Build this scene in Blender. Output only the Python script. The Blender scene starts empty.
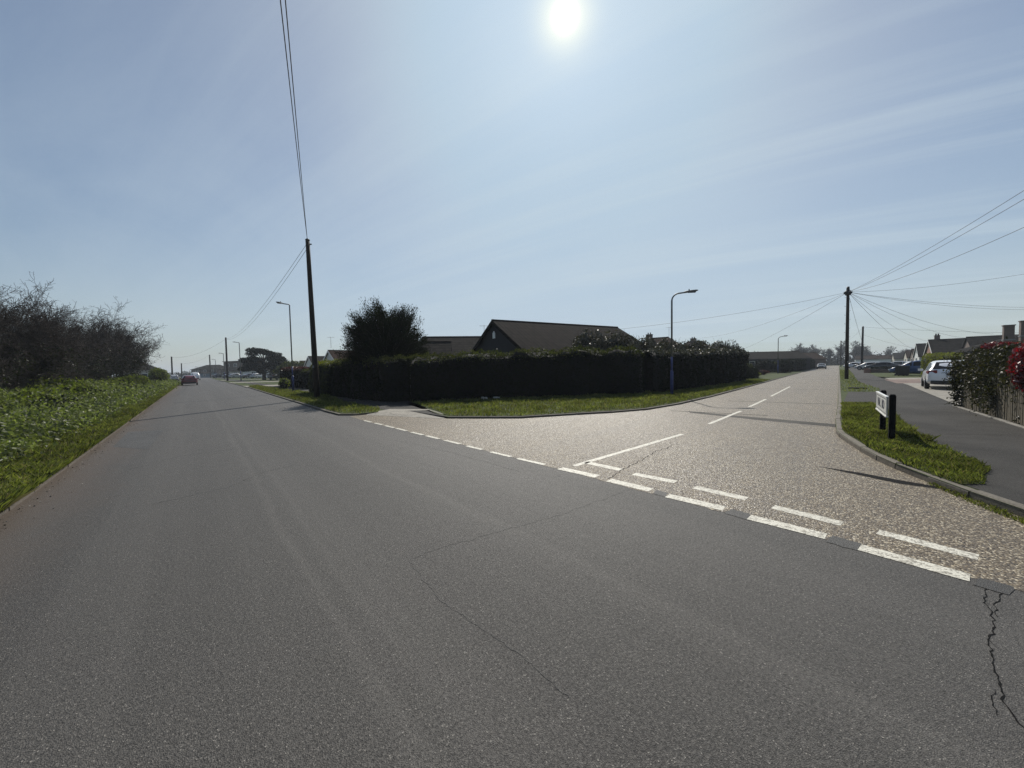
import bpy, math, random
import numpy as np
from mathutils import Vector, Matrix

random.seed(7)
RNG = np.random.default_rng(11)
SC = bpy.context.scene
COL = SC.collection
rad = math.radians

# ------------------------------------------------------------------ camera
FPX, CAMH, PITCH, ROLL = 369.0, 1.6, rad(2.45), rad(1.07)
R0 = Vector((1, 0, 0)); FW = Vector((0, math.cos(PITCH), -math.sin(PITCH))); U0 = Vector((0, math.sin(PITCH), math.cos(PITCH)))
RR = math.cos(ROLL) * R0 - math.sin(ROLL) * U0
UU = math.sin(ROLL) * R0 + math.cos(ROLL) * U0
cam_d = bpy.data.cameras.new('camera'); cam = bpy.data.objects.new('camera', cam_d); COL.objects.link(cam)
M = Matrix((RR, UU, -FW)).transposed().to_4x4(); M.translation = (0, 0, CAMH)
cam.matrix_world = M
cam_d.sensor_width = 36; cam_d.lens = 36 * FPX / 1024; cam_d.clip_start = 0.05; cam_d.clip_end = 5000
SC.camera = cam

# surveying helpers: where a sight line measured in the photograph meets the ground or a given distance
def ray(x, y): return (x - 512) / FPX * RR - (y - 384) / FPX * UU + FW
def G(x, y, z=0.0):
    d = ray(x, y); t = (z - CAMH) / d.z
    return (d.x * t, d.y * t)
def HY(x):
    lo, hi = 0, 768
    for _ in range(40):
        m = (lo + hi) / 2
        if ray(x, m).z > 0: lo = m
        else: hi = m
    return lo
def AT(x, Y):
    d = ray(x, HY(x)); return (d.x * Y / d.y, Y)
def ZH(x, y, Y):
    d = ray(x, y); return CAMH + d.z * Y / d.y

U = Vector((-.652, .758, 0)).normalized()       # along the main road
N = Vector((U.y, -U.x, 0))                      # across it, towards the side road
V = Vector((.663, .748, 0)).normalized()        # along the side road
Mv = Vector((V.y, -V.x, 0))                     # across it, to the right
def un(s, n): p = U * s + N * n; return (p.x, p.y)
def vm(s, m): p = V * s + Mv * m; return (p.x, p.y)
ANG_U = math.atan2(U.y, U.x); ANG_V = math.atan2(V.y, V.x)

# ------------------------------------------------------------------ tags
def tag(o, label=None, cat=None, group=None, kind=None):
    if label: o['label'] = label
    if cat: o['category'] = cat
    if group: o['group'] = group
    if kind: o['kind'] = kind
    return o
def empty(name, loc, rz=0.0):
    o = bpy.data.objects.new(name, None); COL.objects.link(o)
    o.location = loc; o.rotation_euler = (0, 0, rz); o.empty_display_size = .2
    return o
def children(o): return [c for c in bpy.data.objects if c.parent == o]
def copy_tree(o, parent=None):
    kids = children(o)
    c = o.copy(); COL.objects.link(c)
    if parent: c.parent = parent
    for k in kids: copy_tree(k, c)
    return c

# ------------------------------------------------------------------ mesh builder
def npmesh(name, verts, quads, mats, parent=None, midx=None, smooth=False):
    me = bpy.data.meshes.new(name)
    verts = np.asarray(verts, dtype=np.float32).reshape(-1, 3); quads = np.asarray(quads, dtype=np.int32).reshape(-1, 4)
    me.vertices.add(len(verts)); me.vertices.foreach_set('co', verts.ravel())
    me.loops.add(quads.size); me.loops.foreach_set('vertex_index', quads.ravel())
    me.polygons.add(len(quads))
    me.polygons.foreach_set('loop_start', np.arange(0, quads.size, 4, dtype=np.int32))
    me.polygons.foreach_set('loop_total', np.full(len(quads), 4, dtype=np.int32))
    for m in (mats if isinstance(mats, (list, tuple)) else [mats]): me.materials.append(m)
    if midx is not None: me.polygons.foreach_set('material_index', np.asarray(midx, dtype=np.int32))
    if smooth: me.polygons.foreach_set('use_smooth', np.ones(len(quads), dtype=bool))
    me.update(calc_edges=True)
    o = bpy.data.objects.new(name, me); COL.objects.link(o)
    if parent: o.parent = parent
    return o

class MB:
    def __init__(s): s.v = []; s.f = []; s.m = []; s.sm = []
    def add(s, vs, fs, m=0, smooth=False):
        b = len(s.v); s.v += [tuple(v) for v in vs]
        for f in fs: s.f.append([b + i for i in f]); s.m.append(m); s.sm.append(smooth)
        return s
    def box(s, c, d, rz=0, m=0, taper=1.0):
        x, y, z = (a / 2 for a in d); vs = []
        ca, sa = math.cos(rz), math.sin(rz)
        for k, t in ((-z, 1), (z, taper)):
            for a, b in ((-x, -y), (x, -y), (x, y), (-x, y)):
                a *= t; b *= t
                vs.append((c[0] + a * ca - b * sa, c[1] + a * sa + b * ca, c[2] + k))
        return s.add(vs, [(3, 2, 1, 0), (4, 5, 6, 7), (0, 1, 5, 4), (1, 2, 6, 5), (2, 3, 7, 6), (3, 0, 4, 7)], m)
    def tube(s, pts, rs, n=8, m=0, caps=True, smooth=True):
        pts = [Vector(p) for p in pts]
        if not isinstance(rs, (list, tuple)): rs = [rs] * len(pts)
        vs = []; ref = None
        for i, p in enumerate(pts):
            t = (pts[min(i + 1, len(pts) - 1)] - pts[max(i - 1, 0)]).normalized()
            if ref is None: ref = Vector((0, 0, 1)) if abs(t.z) < .9 else Vector((1, 0, 0))
            a = t.cross(ref).normalized(); b = t.cross(a).normalized(); ref = -b if False else ref
            for k in range(n):
                th = 2 * math.pi * k / n
                vs.append(p + (a * math.cos(th) + b * math.sin(th)) * rs[i])
        fs = []
        for i in range(len(pts) - 1):
            for k in range(n):
                fs.append((i * n + k, i * n + (k + 1) % n, (i + 1) * n + (k + 1) % n, (i + 1) * n + k))
        s.add(vs, fs, m, smooth)
        if caps:
            b = len(s.v) - len(vs)
            s.f.append([b + k for k in range(n)][::-1]); s.m.append(m); s.sm.append(False)
            s.f.append([b + (len(pts) - 1) * n + k for k in range(n)]); s.m.append(m); s.sm.append(False)
        return s
    def poly(s, pts, z0, z1=None, m=0, side=True):
        n = len(pts)
        area = sum(pts[i][0] * pts[(i + 1) % n][1] - pts[(i + 1) % n][0] * pts[i][1] for i in range(n))
        if area < 0: pts = pts[::-1]
        if z1 is None: return s.add([(p[0], p[1], z0) for p in pts], [tuple(range(n))], m)
        vs = [(p[0], p[1], z0) for p in pts] + [(p[0], p[1], z1) for p in pts]
        fs = [tuple(range(n, 2 * n))]
        if side: fs += [(i, (i + 1) % n, n + (i + 1) % n, n + i) for i in range(n)]
        return s.add(vs, fs, m)
    def build(s, name, mats, parent=None, bevel=0):
        me = bpy.data.meshes.new(name); me.from_pydata(s.v, [], s.f)
        for m in (mats if isinstance(mats, (list, tuple)) else [mats]): me.materials.append(m)
        me.polygons.foreach_set('material_index', s.m); me.polygons.foreach_set('use_smooth', s.sm)
        me.update()
        o = bpy.data.objects.new(name, me); COL.objects.link(o)
        if parent: o.parent = parent
        if bevel:
            b = o.modifiers.new('bevel', 'BEVEL'); b.width = bevel; b.segments = 2; b.limit_method = 'ANGLE'
        return o

# ------------------------------------------------------------------ materials
def new_mat(name):
    m = bpy.data.materials.new(name); m.use_nodes = True
    nt = m.node_tree; nt.nodes.clear()
    out = nt.nodes.new('ShaderNodeOutputMaterial')
    return m, nt, out
class NB:
    def __init__(s, nt): s.nt = nt
    def n(s, t, **k):
        nd = s.nt.nodes.new(t)
        for a, b in k.items(): setattr(nd, a, b)
        return nd
    def l(s, a, b): s.nt.links.new(a, b)
    def coord(s, kind='Object', scale=(1, 1, 1), rz=0, loc=(0, 0, 0)):
        t = s.n('ShaderNodeTexCoord'); mp = s.n('ShaderNodeMapping')
        mp.inputs['Scale'].default_value = scale; mp.inputs['Rotation'].default_value = (0, 0, rz); mp.inputs['Location'].default_value = loc
        s.l(t.outputs[kind], mp.inputs[0]); return mp.outputs[0]
    def noise(s, vec, scale, detail=4, rough=.55, dist=0):
        t = s.n('ShaderNodeTexNoise'); s.l(vec, t.inputs['Vector']); t.inputs['Scale'].default_value = scale
        t.inputs['Detail'].default_value = detail; t.inputs['Roughness'].default_value = rough; t.inputs['Distortion'].default_value = dist
        return t.outputs['Fac']
    def vor(s, vec, scale, feature='F1'):
        t = s.n('ShaderNodeTexVoronoi', feature=feature); s.l(vec, t.inputs['Vector']); t.inputs['Scale'].default_value = scale
        return t
    def ramp(s, fac, stops):
        r = s.n('ShaderNodeValToRGB'); s.l(fac, r.inputs[0]); e = r.color_ramp.elements
        while len(e) < len(stops): e.new(.5)
        for i, (p, c) in enumerate(stops):
            e[i].position = p; e[i].color = (*c, 1) if len(c) == 3 else c
        return r.outputs[0]
    def vr(s, fac, a, b, c=0.0, d=1.0):
        r = s.n('ShaderNodeMapRange'); s.l(fac, r.inputs[0])
        for i, v in enumerate((a, b, c, d)): r.inputs[i + 1].default_value = v
        return r.outputs[0]
    def mix(s, fac, a, b, mode='MIX'):
        m = s.n('ShaderNodeMix', data_type='RGBA', blend_type=mode)
        for sock, v in ((m.inputs[0], fac), (m.inputs[6], a), (m.inputs[7], b)):
            if isinstance(v, (int, float)): sock.default_value = v
            elif isinstance(v, tuple): sock.default_value = (*v, 1) if len(v) == 3 else v
            else: s.l(v, sock)
        return m.outputs[2]
    def math(s, op, a, b=0.0):
        m = s.n('ShaderNodeMath', operation=op)
        for i, v in enumerate((a, b)):
            if isinstance(v, (int, float)): m.inputs[i].default_value = v
            else: s.l(v, m.inputs[i])
        return m.outputs[0]
    def bump(s, h, strength=.3, dist=.01, normal=None):
        b = s.n('ShaderNodeBump'); b.inputs['Strength'].default_value = strength; b.inputs['Distance'].default_value = dist
        s.l(h, b.inputs['Height'])
        if normal: s.l(normal, b.inputs['Normal'])
        return b.outputs[0]
    def bsdf(s, color, rough=.7, normal=None, metal=0, spec=.5, **k):
        b = s.n('ShaderNodeBsdfPrincipled')
        for nm, v in (('Base Color', color), ('Roughness', rough), ('Metallic', metal), ('Specular IOR Level', spec)):
            if isinstance(v, (int, float)): b.inputs[nm].default_value = v
            elif isinstance(v, tuple): b.inputs[nm].default_value = (*v, 1)
            else: s.l(v, b.inputs[nm])
        for a, v in k.items(): b.inputs[a.replace('_', ' ')].default_value = v
        if normal: s.l(normal, b.inputs['Normal'])
        return b.outputs[0]

def simple(name, col, rough=.6, var=.25, scale=8, metal=0, bump=0, spec=.5, coat=0, coord='Object'):
    m, nt, out = new_mat(name); b = NB(nt); v = b.coord(coord)
    f = b.noise(v, scale)
    c = b.ramp(f, [(.3, tuple(x * (1 - var) for x in col)), (.7, tuple(min(1, x * (1 + var)) for x in col))])
    nrm = b.bump(b.noise(v, scale * 5), bump, .02) if bump else None
    k = {'Coat_Weight': coat} if coat else {}
    b.l(b.bsdf(c, rough, nrm, metal, spec, **k), out.inputs[0]); return m

def leaf_mat(name, c1, c2, transl=.35, gloss=.08, rough=.35, tc=None):
    m, nt, out = new_mat(name); b = NB(nt)
    g = b.n('ShaderNodeNewGeometry')
    c = b.ramp(g.outputs['Random Per Island'], [(0, c1), (1, c2)])
    pn = b.noise(b.coord('Object'), 1.3, 2)
    c = b.mix(b.vr(pn, .35, .62), b.mix(.5, c, (.008, .006, .002)), c)
    d = b.n('ShaderNodeBsdfDiffuse'); b.l(c, d.inputs[0])
    t = b.n('ShaderNodeBsdfTranslucent')
    b.l(b.mix(1.0, c, tc or (1.5, 1.8, .7), 'MULTIPLY'), t.inputs[0])
    ms = b.n('ShaderNodeMixShader'); ms.inputs[0].default_value = transl; b.l(d.outputs[0], ms.inputs[1]); b.l(t.outputs[0], ms.inputs[2])
    gl = b.n('ShaderNodeBsdfGlossy'); gl.inputs['Roughness'].default_value = rough; gl.inputs[0].default_value = (.8, .8, .8, 1)
    m2 = b.n('ShaderNodeMixShader'); m2.inputs[0].default_value = gloss; b.l(ms.outputs[0], m2.inputs[1]); b.l(gl.outputs[0], m2.inputs[2])
    b.l(m2.outputs[0], out.inputs[0]); return m

def asphalt_mat(name, base, chip, rz=0, dirt=None, tracks=True, spec=.5, rough=(.55, .8)):
    m, nt, out = new_mat(name); b = NB(nt)
    v = b.coord('Object', rz=rz)
    big = b.noise(v, .35, 5, .6)
    mid = b.noise(v, 3.0, 5, .65)
    c = b.ramp(big, [(.3, tuple(x * .85 for x in base)), (.7, tuple(x * 1.15 for x in base))])
    c = b.mix(b.vr(mid, .3, .75, 0, .35), c, tuple(x * 1.45 for x in base))
    if tracks:   # worn wheel tracks run along the road
        tv = b.coord('Object', scale=(1.15, .02, 1)); tr = b.noise(tv, 1.4, 3, .5)
        c = b.mix(b.vr(tr, .47, .62, 0, .5), c, tuple(x * 1.75 for x in base))
        tv2 = b.coord('Object', scale=(6, .05, 1)); tr2 = b.noise(tv2, 1.0, 4, .7)
        c = b.mix(b.vr(tr2, .5, .68, 0, .4), c, tuple(x * 1.9 for x in base))
        c = b.mix(b.vr(b.noise(b.coord('Object', scale=(.9, .03, 1), loc=(4, 0, 0)), 1.5, 3), .5, .72, 0, .35), c, tuple(x * .55 for x in base))
        sxx = b.n('ShaderNodeSeparateXYZ'); b.l(v, sxx.inputs[0]); wb = b.vr(b.noise(b.coord('Object', scale=(1, .25, 1)), 1.0, 4), 0, 1, -.22, .22)
        for nn_, ww_, st_ in ((.62, .06, .6), (.82, .05, .35), (2.3, .09, .45), (-.5, .2, .2), (1.45, .55, -.4), (-1.1, .5, -.35), (3.3, .2, .3), (2.75, .05, .3)):   # scuffed lines worn along the lane
            ds = b.math('ABSOLUTE', b.math('SUBTRACT', b.math('ADD', sxx.outputs[0], wb), nn_))
            c = b.mix(b.vr(ds, ww_, 0, 0, abs(st_)), c, tuple(x * (2.1 if st_ > 0 else .5) for x in base))
    vo = b.vor(v, 200); vo2 = b.vor(v, 300)
    sep = b.n('ShaderNodeSeparateColor'); b.l(vo.outputs['Color'], sep.inputs[0])
    sep2 = b.n('ShaderNodeSeparateColor'); b.l(vo2.outputs['Color'], sep2.inputs[0])
    c = b.mix(b.vr(sep.outputs[0], .68, .95, 0, .75), c, chip)
    c = b.mix(b.vr(sep2.outputs[1], .6, 1.0, 0, .55), c, tuple(x * .25 for x in base))
    gr_ = b.noise(v, 62, 4, .8)
    c = b.mix(b.vr(gr_, .5, .62, 0, .75), c, tuple(x * .3 for x in base)); c = b.mix(b.vr(gr_, .5, .38, 0, .65), c, tuple(x * 2.2 for x in base))
    c = b.mix(b.vr(sep.outputs[2], .985, .995, 0, .6), c, tuple(min(1, x * 2.6) for x in chip))
    if not tracks:
        c = b.mix(b.vr(b.noise(v, 1.1, 6, .7), .42, .66, 0, .55), c, tuple(x * 2.0 for x in base))
        c = b.mix(b.vr(b.noise(v, .6, 3), .5, .62, 0, .4), c, tuple(x * .5 for x in base))
    if dirt:
        tcx = b.n('ShaderNodeTexCoord'); sx = b.n('ShaderNodeSeparateXYZ'); b.l(tcx.outputs['Object'], sx.inputs[0])
        wob = b.math('ADD', sx.outputs[0], b.vr(b.noise(b.coord('Object', scale=(1, .5, 1)), 1.2, 5), 0, 1, -.55, .55))
        c = b.mix(b.vr(wob, -1.75, -.85, .75, 0), c, dirt)
    h = b.math('ADD', b.math('MULTIPLY', vo.outputs['Distance'], 1.0), b.math('MULTIPLY', b.noise(v, 260, 2), .6))
    nrm = b.bump(h, .75, .0035)
    rg = b.vr(sep.outputs[1], 0, 1, rough[0], rough[1])
    b.l(b.bsdf(c, rg, nrm, 0, spec), out.inputs[0]); return m

def concrete_agg_mat(name):
    m, nt, out = new_mat(name); b = NB(nt); v = b.coord('Object')
    big = b.noise(v, .5, 5, .6)
    vo = b.vor(v, 70); vo2 = b.vor(v, 160)
    sep = b.n('ShaderNodeSeparateColor'); b.l(vo.outputs['Color'], sep.inputs[0])
    sep2 = b.n('ShaderNodeSeparateColor'); b.l(vo2.outputs['Color'], sep2.inputs[0])
    c = b.ramp(sep.outputs[0], [(0, (.02, .014, .009)), (.28, (.11, .08, .05)), (.58, (.175, .132, .078)), (.82, (.33, .262, .165)), (1, (.85, .75, .55))])
    c = b.mix(b.vr(sep2.outputs[0], .45, 1, 0, .5), c, (.13, .105, .072))
    c = b.mix(b.vr(vo.outputs['Distance'], .4, .75, 0, .75), c, (.07, .058, .045))
    c = b.mix(b.vr(big, .35, .7, 0, .3), c, (.11, .09, .07))
    tv = b.coord('Object', scale=(.9, .04, 1)); c = b.mix(b.vr(b.noise(tv, 1.6, 4), .48, .7, 0, .3), c, (.1, .085, .068))
    h = b.math('SUBTRACT', 1.0, vo.outputs['Distance'])
    nrm = b.bump(h, .95, .006)
    rg = b.vr(sep.outputs[2], 0, 1, .3, .85)
    b.l(b.bsdf(c, rg, nrm, 0, .36), out.inputs[0]); return m

def concrete_mat(name, base, joints=False):
    m, nt, out = new_mat(name); b = NB(nt); v = b.coord('Object')
    c = b.ramp(b.noise(v, 2.2, 6, .65), [(.3, tuple(x * .7 for x in base)), (.7, tuple(x * 1.2 for x in base))])
    c = b.mix(b.vr(b.noise(v, 45, 3), .45, .7, 0, .6), c, tuple(x * .4 for x in base))
    c = b.mix(b.vr(b.noise(v, 7, 6, .8), .5, .66, 0, .6), c, (.055, .05, .035))
    nrm = b.bump(b.noise(v, 60, 4), .5, .01)
    b.l(b.bsdf(c, .8, nrm, 0, .35), out.inputs[0]); return m

def paint_mat(name):
    m, nt, out = new_mat(name); b = NB(nt); v = b.coord('Object')
    vo = b.vor(v, 62); sep = b.n('ShaderNodeSeparateColor'); b.l(vo.outputs['Color'], sep.inputs[0])
    wear = b.math('ADD', b.math('MULTIPLY', sep.outputs[0], .45), b.noise(v, 9, 5, .7))
    c = b.mix(b.vr(wear, .7, .92, 0, .8), (.66, .63, .53), (.14, .12, .09))
    c = b.mix(b.vr(b.noise(v, 3, 3), .4, .7, 0, .3), c, (.42, .39, .32))
    nrm = b.bump(b.math('SUBTRACT', 1.0, vo.outputs['Distance']), .6, .006)
    b.l(b.bsdf(c, .6, nrm, 0, .4), out.inputs[0]); return m

def grass_ground_mat(name, c1, c2):
    m, nt, out = new_mat(name); b = NB(nt); v = b.coord('Object')
    c = b.ramp(b.noise(v, 1.6, 6, .7), [(.3, c1), (.7, c2)])
    c = b.mix(b.vr(b.noise(v, 25, 4, .7), .4, .7, 0, .6), c, tuple(x * .35 for x in c1))
    nrm = b.bump(b.noise(v, 40, 5, .8), .5, .01)
    b.l(b.bsdf(c, .9, nrm, 0, .15), out.inputs[0]); return m

def roof_mat(name, c1, c2, row=.33, colw=.3):
    m, nt, out = new_mat(name); b = NB(nt)
    t = b.n('ShaderNodeTexCoord'); sx = b.n('ShaderNodeSeparateXYZ'); b.l(t.outputs['Object'], sx.inputs[0])
    # courses follow height up the slope, columns follow the ridge
    zr = b.math('FRACT', b.math('DIVIDE', sx.outputs[2], row * .8))
    xr = b.math('FRACT', b.math('DIVIDE', sx.outputs[0], colw))
    wave = b.math('ABSOLUTE', b.math('SUBTRACT', xr, .5))
    cv = b.n('ShaderNodeCombineXYZ')
    b.l(b.math('FLOOR', b.math('DIVIDE', sx.outputs[0], colw)), cv.inputs[0]); b.l(b.math('FLOOR', b.math('DIVIDE', sx.outputs[2], row * .8)), cv.inputs[2])
    wn = b.n('ShaderNodeTexWhiteNoise'); b.l(cv.outputs[0], wn.inputs[0])
    c = b.ramp(wn.outputs[0], [(0, c1), (1, c2)])
    c = b.mix(b.vr(b.noise(t.outputs['Object'], 2.5, 5, .7), .4, .7, 0, .45), c, tuple(x * .5 + .01 for x in c1))
    c = b.mix(b.vr(zr, 0, .32, .9, 0), c, (.006, .006, .006))
    h = b.math('ADD', b.math('MULTIPLY', zr, -.7), b.math('MULTIPLY', wave, .3))
    nrm = b.bump(h, 1, .06)
    b.l(b.bsdf(c, 1.0, nrm, 0, .05), out.inputs[0]); return m

def brick_mat(name, c1, c2, mortar):
    m, nt, out = new_mat(name); b = NB(nt)
    t = b.n('ShaderNodeTexCoord'); sx = b.n('ShaderNodeSeparateXYZ'); b.l(t.outputs['Object'], sx.inputs[0])
    cv = b.n('ShaderNodeCombineXYZ'); b.l(b.math('ADD', sx.outputs[0], sx.outputs[1]), cv.inputs[0]); b.l(sx.outputs[2], cv.inputs[1])
    br = b.n('ShaderNodeTexBrick'); b.l(cv.outputs[0], br.inputs['Vector'])
    br.inputs['Color1'].default_value = (*c1, 1); br.inputs['Color2'].default_value = (*c2, 1); br.inputs['Mortar'].default_value = (*mortar, 1)
    br.inputs['Scale'].default_value = 1; br.inputs['Brick Width'].default_value = .225; br.inputs['Row Height'].default_value = .075; br.inputs['Mortar Size'].default_value = .008
    b.l(b.bsdf(br.outputs[0], .85, b.bump(br.outputs['Fac'], -.3, .01)), out.inputs[0]); return m

def wood_mat(name, c1, c2, sc=(30, 30, 1.5), rough=.8):
    m, nt, out = new_mat(name); b = NB(nt)
    f = b.noise(b.coord('Object', scale=sc), 1, 6, .7)
    c = b.ramp(f, [(.3, c1), (.7, c2)])
    b.l(b.bsdf(c, rough, b.bump(f, .4, .01), 0, .3), out.inputs[0]); return m

def glass_mat(name, col=(.02, .025, .03)):
    m, nt, out = new_mat(name); b = NB(nt)
    b.l(b.bsdf(col, .06, None, 0, .6), out.inputs[0]); return m

MAT = dict(
    asphalt=asphalt_mat('asphalt', (.045, .0415, .037), (.13, .12, .105), dirt=(.075, .053, .037), rough=(.55, .85), spec=.4),
    path=asphalt_mat('path_asphalt', (.032, .030, .027), (.08, .075, .066), tracks=False, rough=(.75, .95), spec=.2),
    bandm=asphalt_mat('band_asphalt', (.05, .046, .04), (.12, .11, .09), tracks=False, rough=(.7, .9), spec=.2),
    patch=asphalt_mat('patch_asphalt', (.033, .031, .028), (.1, .1, .095), tracks=False, rough=(.55, .8)),
    agg=concrete_agg_mat('aggregate_concrete'),
    kerb=concrete_mat('kerb_concrete', (.2, .185, .16)),
    kerbm=concrete_mat('worn_kerb_concrete', (.165, .145, .115)),
    kerbd=concrete_mat('dirty_kerb_concrete', (.13, .11, .09)),
    drive=concrete_mat('drive_concrete', (.3, .275, .23)),
    drive2=concrete_mat('block_paving', (.22, .15, .12)),
    paint=paint_mat('road_paint'),
    tar=simple('tar', (.008, .008, .008), .9, .3, 30, bump=.3, spec=.1),
    lawn=grass_ground_mat('lawn', (.042, .055, .018), (.08, .1, .03)),
    far=grass_ground_mat('field', (.035, .05, .02), (.07, .085, .03)),
    soil=grass_ground_mat('soil', (.03, .028, .016), (.045, .05, .02)),
    blade=leaf_mat('grass_blade', (.062, .08, .02), (.2, .215, .065), .5, .02, .55, (1.35, 1.45, .7)),
    blade_dry=leaf_mat('grass_blade_dry', (.12, .12, .045), (.26, .23, .11), .4, .03, .5, (1.2, 1.2, .8)),
    bankleaf=leaf_mat('bank_leaf', (.05, .068, .022), (.24, .27, .1), .45, .03, .5, (1.3, 1.45, .7)),
    banky=leaf_mat('bank_leaf_yellow', (.07, .09, .018), (.16, .17, .035), .45, .02, .55),
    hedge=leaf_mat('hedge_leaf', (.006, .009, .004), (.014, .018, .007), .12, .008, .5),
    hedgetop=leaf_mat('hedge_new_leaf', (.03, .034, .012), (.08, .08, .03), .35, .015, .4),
    golden=leaf_mat('golden_leaf', (.1, .105, .015), (.2, .19, .03), .4, .04, .45),
    greengold=leaf_mat('green_gold_leaf', (.02, .025, .006), (.06, .065, .014), .3, .03, .45),
    laurel=leaf_mat('laurel_leaf', (.014, .016, .007), (.09, .075, .05), .2, .09, .42),
    photinia=leaf_mat('photinia_leaf', (.012, .016, .006), (.06, .05, .024), .25, .035, .45),
    redleaf=leaf_mat('red_leaf', (.08, .006, .01), (.26, .016, .022), .4, .08, .4, (1.4, .6, .6)),
    pinkleaf=leaf_mat('copper_leaf', (.05, .018, .014), (.1, .035, .025), .3, .05, .4, (1.3, .8, .7)),
    conifer=leaf_mat('conifer_spray', (.006, .009, .004), (.016, .022, .008), .15, .01, .5),
    pine=leaf_mat('pine_needles', (.006, .009, .005), (.014, .018, .008), .1, .01, .5),
    ivy=leaf_mat('ivy_leaf', (.012, .018, .006), (.03, .035, .012), .2, .02, .5),
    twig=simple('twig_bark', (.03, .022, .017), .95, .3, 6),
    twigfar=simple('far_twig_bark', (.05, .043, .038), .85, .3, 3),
    bark=wood_mat('bark', (.02, .016, .012), (.06, .05, .038), (12, 12, 2)),
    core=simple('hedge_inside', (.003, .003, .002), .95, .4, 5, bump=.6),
    polewood=wood_mat('pole_wood', (.015, .011, .008), (.035, .026, .018), (20, 20, .6)),
    blackpost=simple('black_post', (.005, .005, .005), .7, .2, 10, spec=.12),
    metal=simple('lamp_steel', (.2, .205, .205), .5, .15, 4, metal=.6),
    blue=simple('blue_lamp_paint', (.03, .045, .16), .45, .2, 6),
    lantern=simple('lantern_grey', (.14, .14, .14), .5, .2, 8),
    black=simple('black_plastic', (.012, .012, .013), .5, .2, 10),
    wire=simple('cable', (.05, .05, .055), .6, .1, 2),
    white=simple('white_render', (.62, .62, .6), .7, .08, 2),
    whitepaint=simple('white_paint', (.75, .75, .72), .45, .05, 6),
    signface=simple('grey_sign_face', (.52, .52, .48), .5, .15, 12),  # a darker white than the plain white paint
    cream=simple('cream_render', (.42, .39, .33), .8, .1, 2),
    bluewall=simple('pale_blue_cladding', (.12, .17, .21), .7, .1, 2),
    darkwall=simple('dark_wall', (.012, .011, .014), .8, .2, 3),  # near-black; on the side road bungalow it paints in the shade
    brick=brick_mat('red_brick', (.2, .085, .055), (.28, .12, .075), (.25, .22, .19)),
    brickp=brick_mat('brown_brick', (.09, .06, .05), (.13, .085, .065), (.16, .14, .12)),
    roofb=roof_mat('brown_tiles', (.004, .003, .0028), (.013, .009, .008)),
    roofg=roof_mat('grey_tiles', (.014, .0125, .011), (.028, .024, .021)),
    roofr=roof_mat('red_brown_tiles', (.03, .018, .013), (.05, .03, .022)),
    glass=glass_mat('window_glass'),
    ridge=simple('ridge_clay', (.045, .036, .03), .9, .3, 4, spec=.1),
    wglass=simple('car_glass', (.01, .011, .013), .2, .1, 4, spec=.25),
    tyre=simple('tyre_rubber', (.014, .014, .014), .8, .2, 10),
    rim=simple('alloy', (.35, .35, .36), .3, .1, 10, metal=.8),
    redlamp=simple('red_lens', (.16, .008, .01), .2, .1, 10),
    plate=simple('number_plate', (.03, .03, .032), .4, .1, 10),
    fence=wood_mat('fence_wood', (.05, .042, .028), (.13, .11, .075), (40, 40, 1.2)),
    blueink=simple('sign_lettering', (.03, .035, .06), .5, .05, 10),
    litter=simple('paper_litter', (.3, .29, .26), .7, .1, 10),
)
def carpaint(name, col): return simple(name, col, .28, .02, 2, spec=.5, coat=.6)

# ------------------------------------------------------------------ world + sun
SUN_D = ray(565, 16).normalized()
sun_el = math.asin(SUN_D.z); sun_az = math.atan2(SUN_D.x, SUN_D.y)
w = bpy.data.worlds.new('World'); SC.world = w; w.use_nodes = True
nt = w.node_tree; nt.nodes.clear(); b = NB(nt)
sky = b.n('ShaderNodeTexSky', sky_type='NISHITA'); sky.sun_disc = False
sky.sun_elevation = sun_el; sky.sun_rotation = sun_az; sky.air_density = 1.0; sky.dust_density = 1.6; sky.ozone_density = 1.6; sky.altitude = 0
tc = b.n('ShaderNodeTexCoord')
dv = tc.outputs['Generated']
# thin cirrus: project the direction on a high flat layer so that streaks run in perspective
sx = b.n('ShaderNodeSeparateXYZ'); b.l(dv, sx.inputs[0])
zc = b.math('ADD', b.math('MAXIMUM', sx.outputs[2], 0.0), .12)
cx = b.n('ShaderNodeCombineXYZ'); b.l(b.math('DIVIDE', sx.outputs[0], zc), cx.inputs[0]); b.l(b.math('DIVIDE', sx.outputs[1], zc), cx.inputs[1])
mp = b.n('ShaderNodeMapping'); rot_ = b.n('ShaderNodeMapping'); b.l(cx.outputs[0], rot_.inputs[0]); rot_.inputs['Rotation'].default_value = (0, 0, rad(37))
b.l(rot_.outputs[0], mp.inputs[0]); mp.inputs['Scale'].default_value = (.5, .9, 1)
c1 = b.noise(mp.outputs[0], .9, 6, .6, .6)
mp2 = b.n('ShaderNodeMapping'); rot2_ = b.n('ShaderNodeMapping'); b.l(cx.outputs[0], rot2_.inputs[0]); rot2_.inputs['Rotation'].default_value = (0, 0, rad(31))
b.l(rot2_.outputs[0], mp2.inputs[0]); mp2.inputs['Scale'].default_value = (.11, 1.5, 1); mp2.inputs['Location'].default_value = (3, 1.7, 0)
c2 = b.noise(mp2.outputs[0], 1.3, 7, .62, .4)
cl = b.math('ADD', b.vr(c1, .42, .75, 0, .22), b.math('MULTIPLY', b.vr(c2, .48, .7, 0, .42), b.vr(sx.outputs[0], -.75, .05, .12, 1)))
dot = b.n('ShaderNodeVectorMath', operation='DOT_PRODUCT'); b.l(dv, dot.inputs[0]); dot.inputs[1].default_value = SUN_D
dd = dot.outputs['Value']
skyc = sky.outputs[0]
SKY_TINT = (.96, .98, .97)
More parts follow.
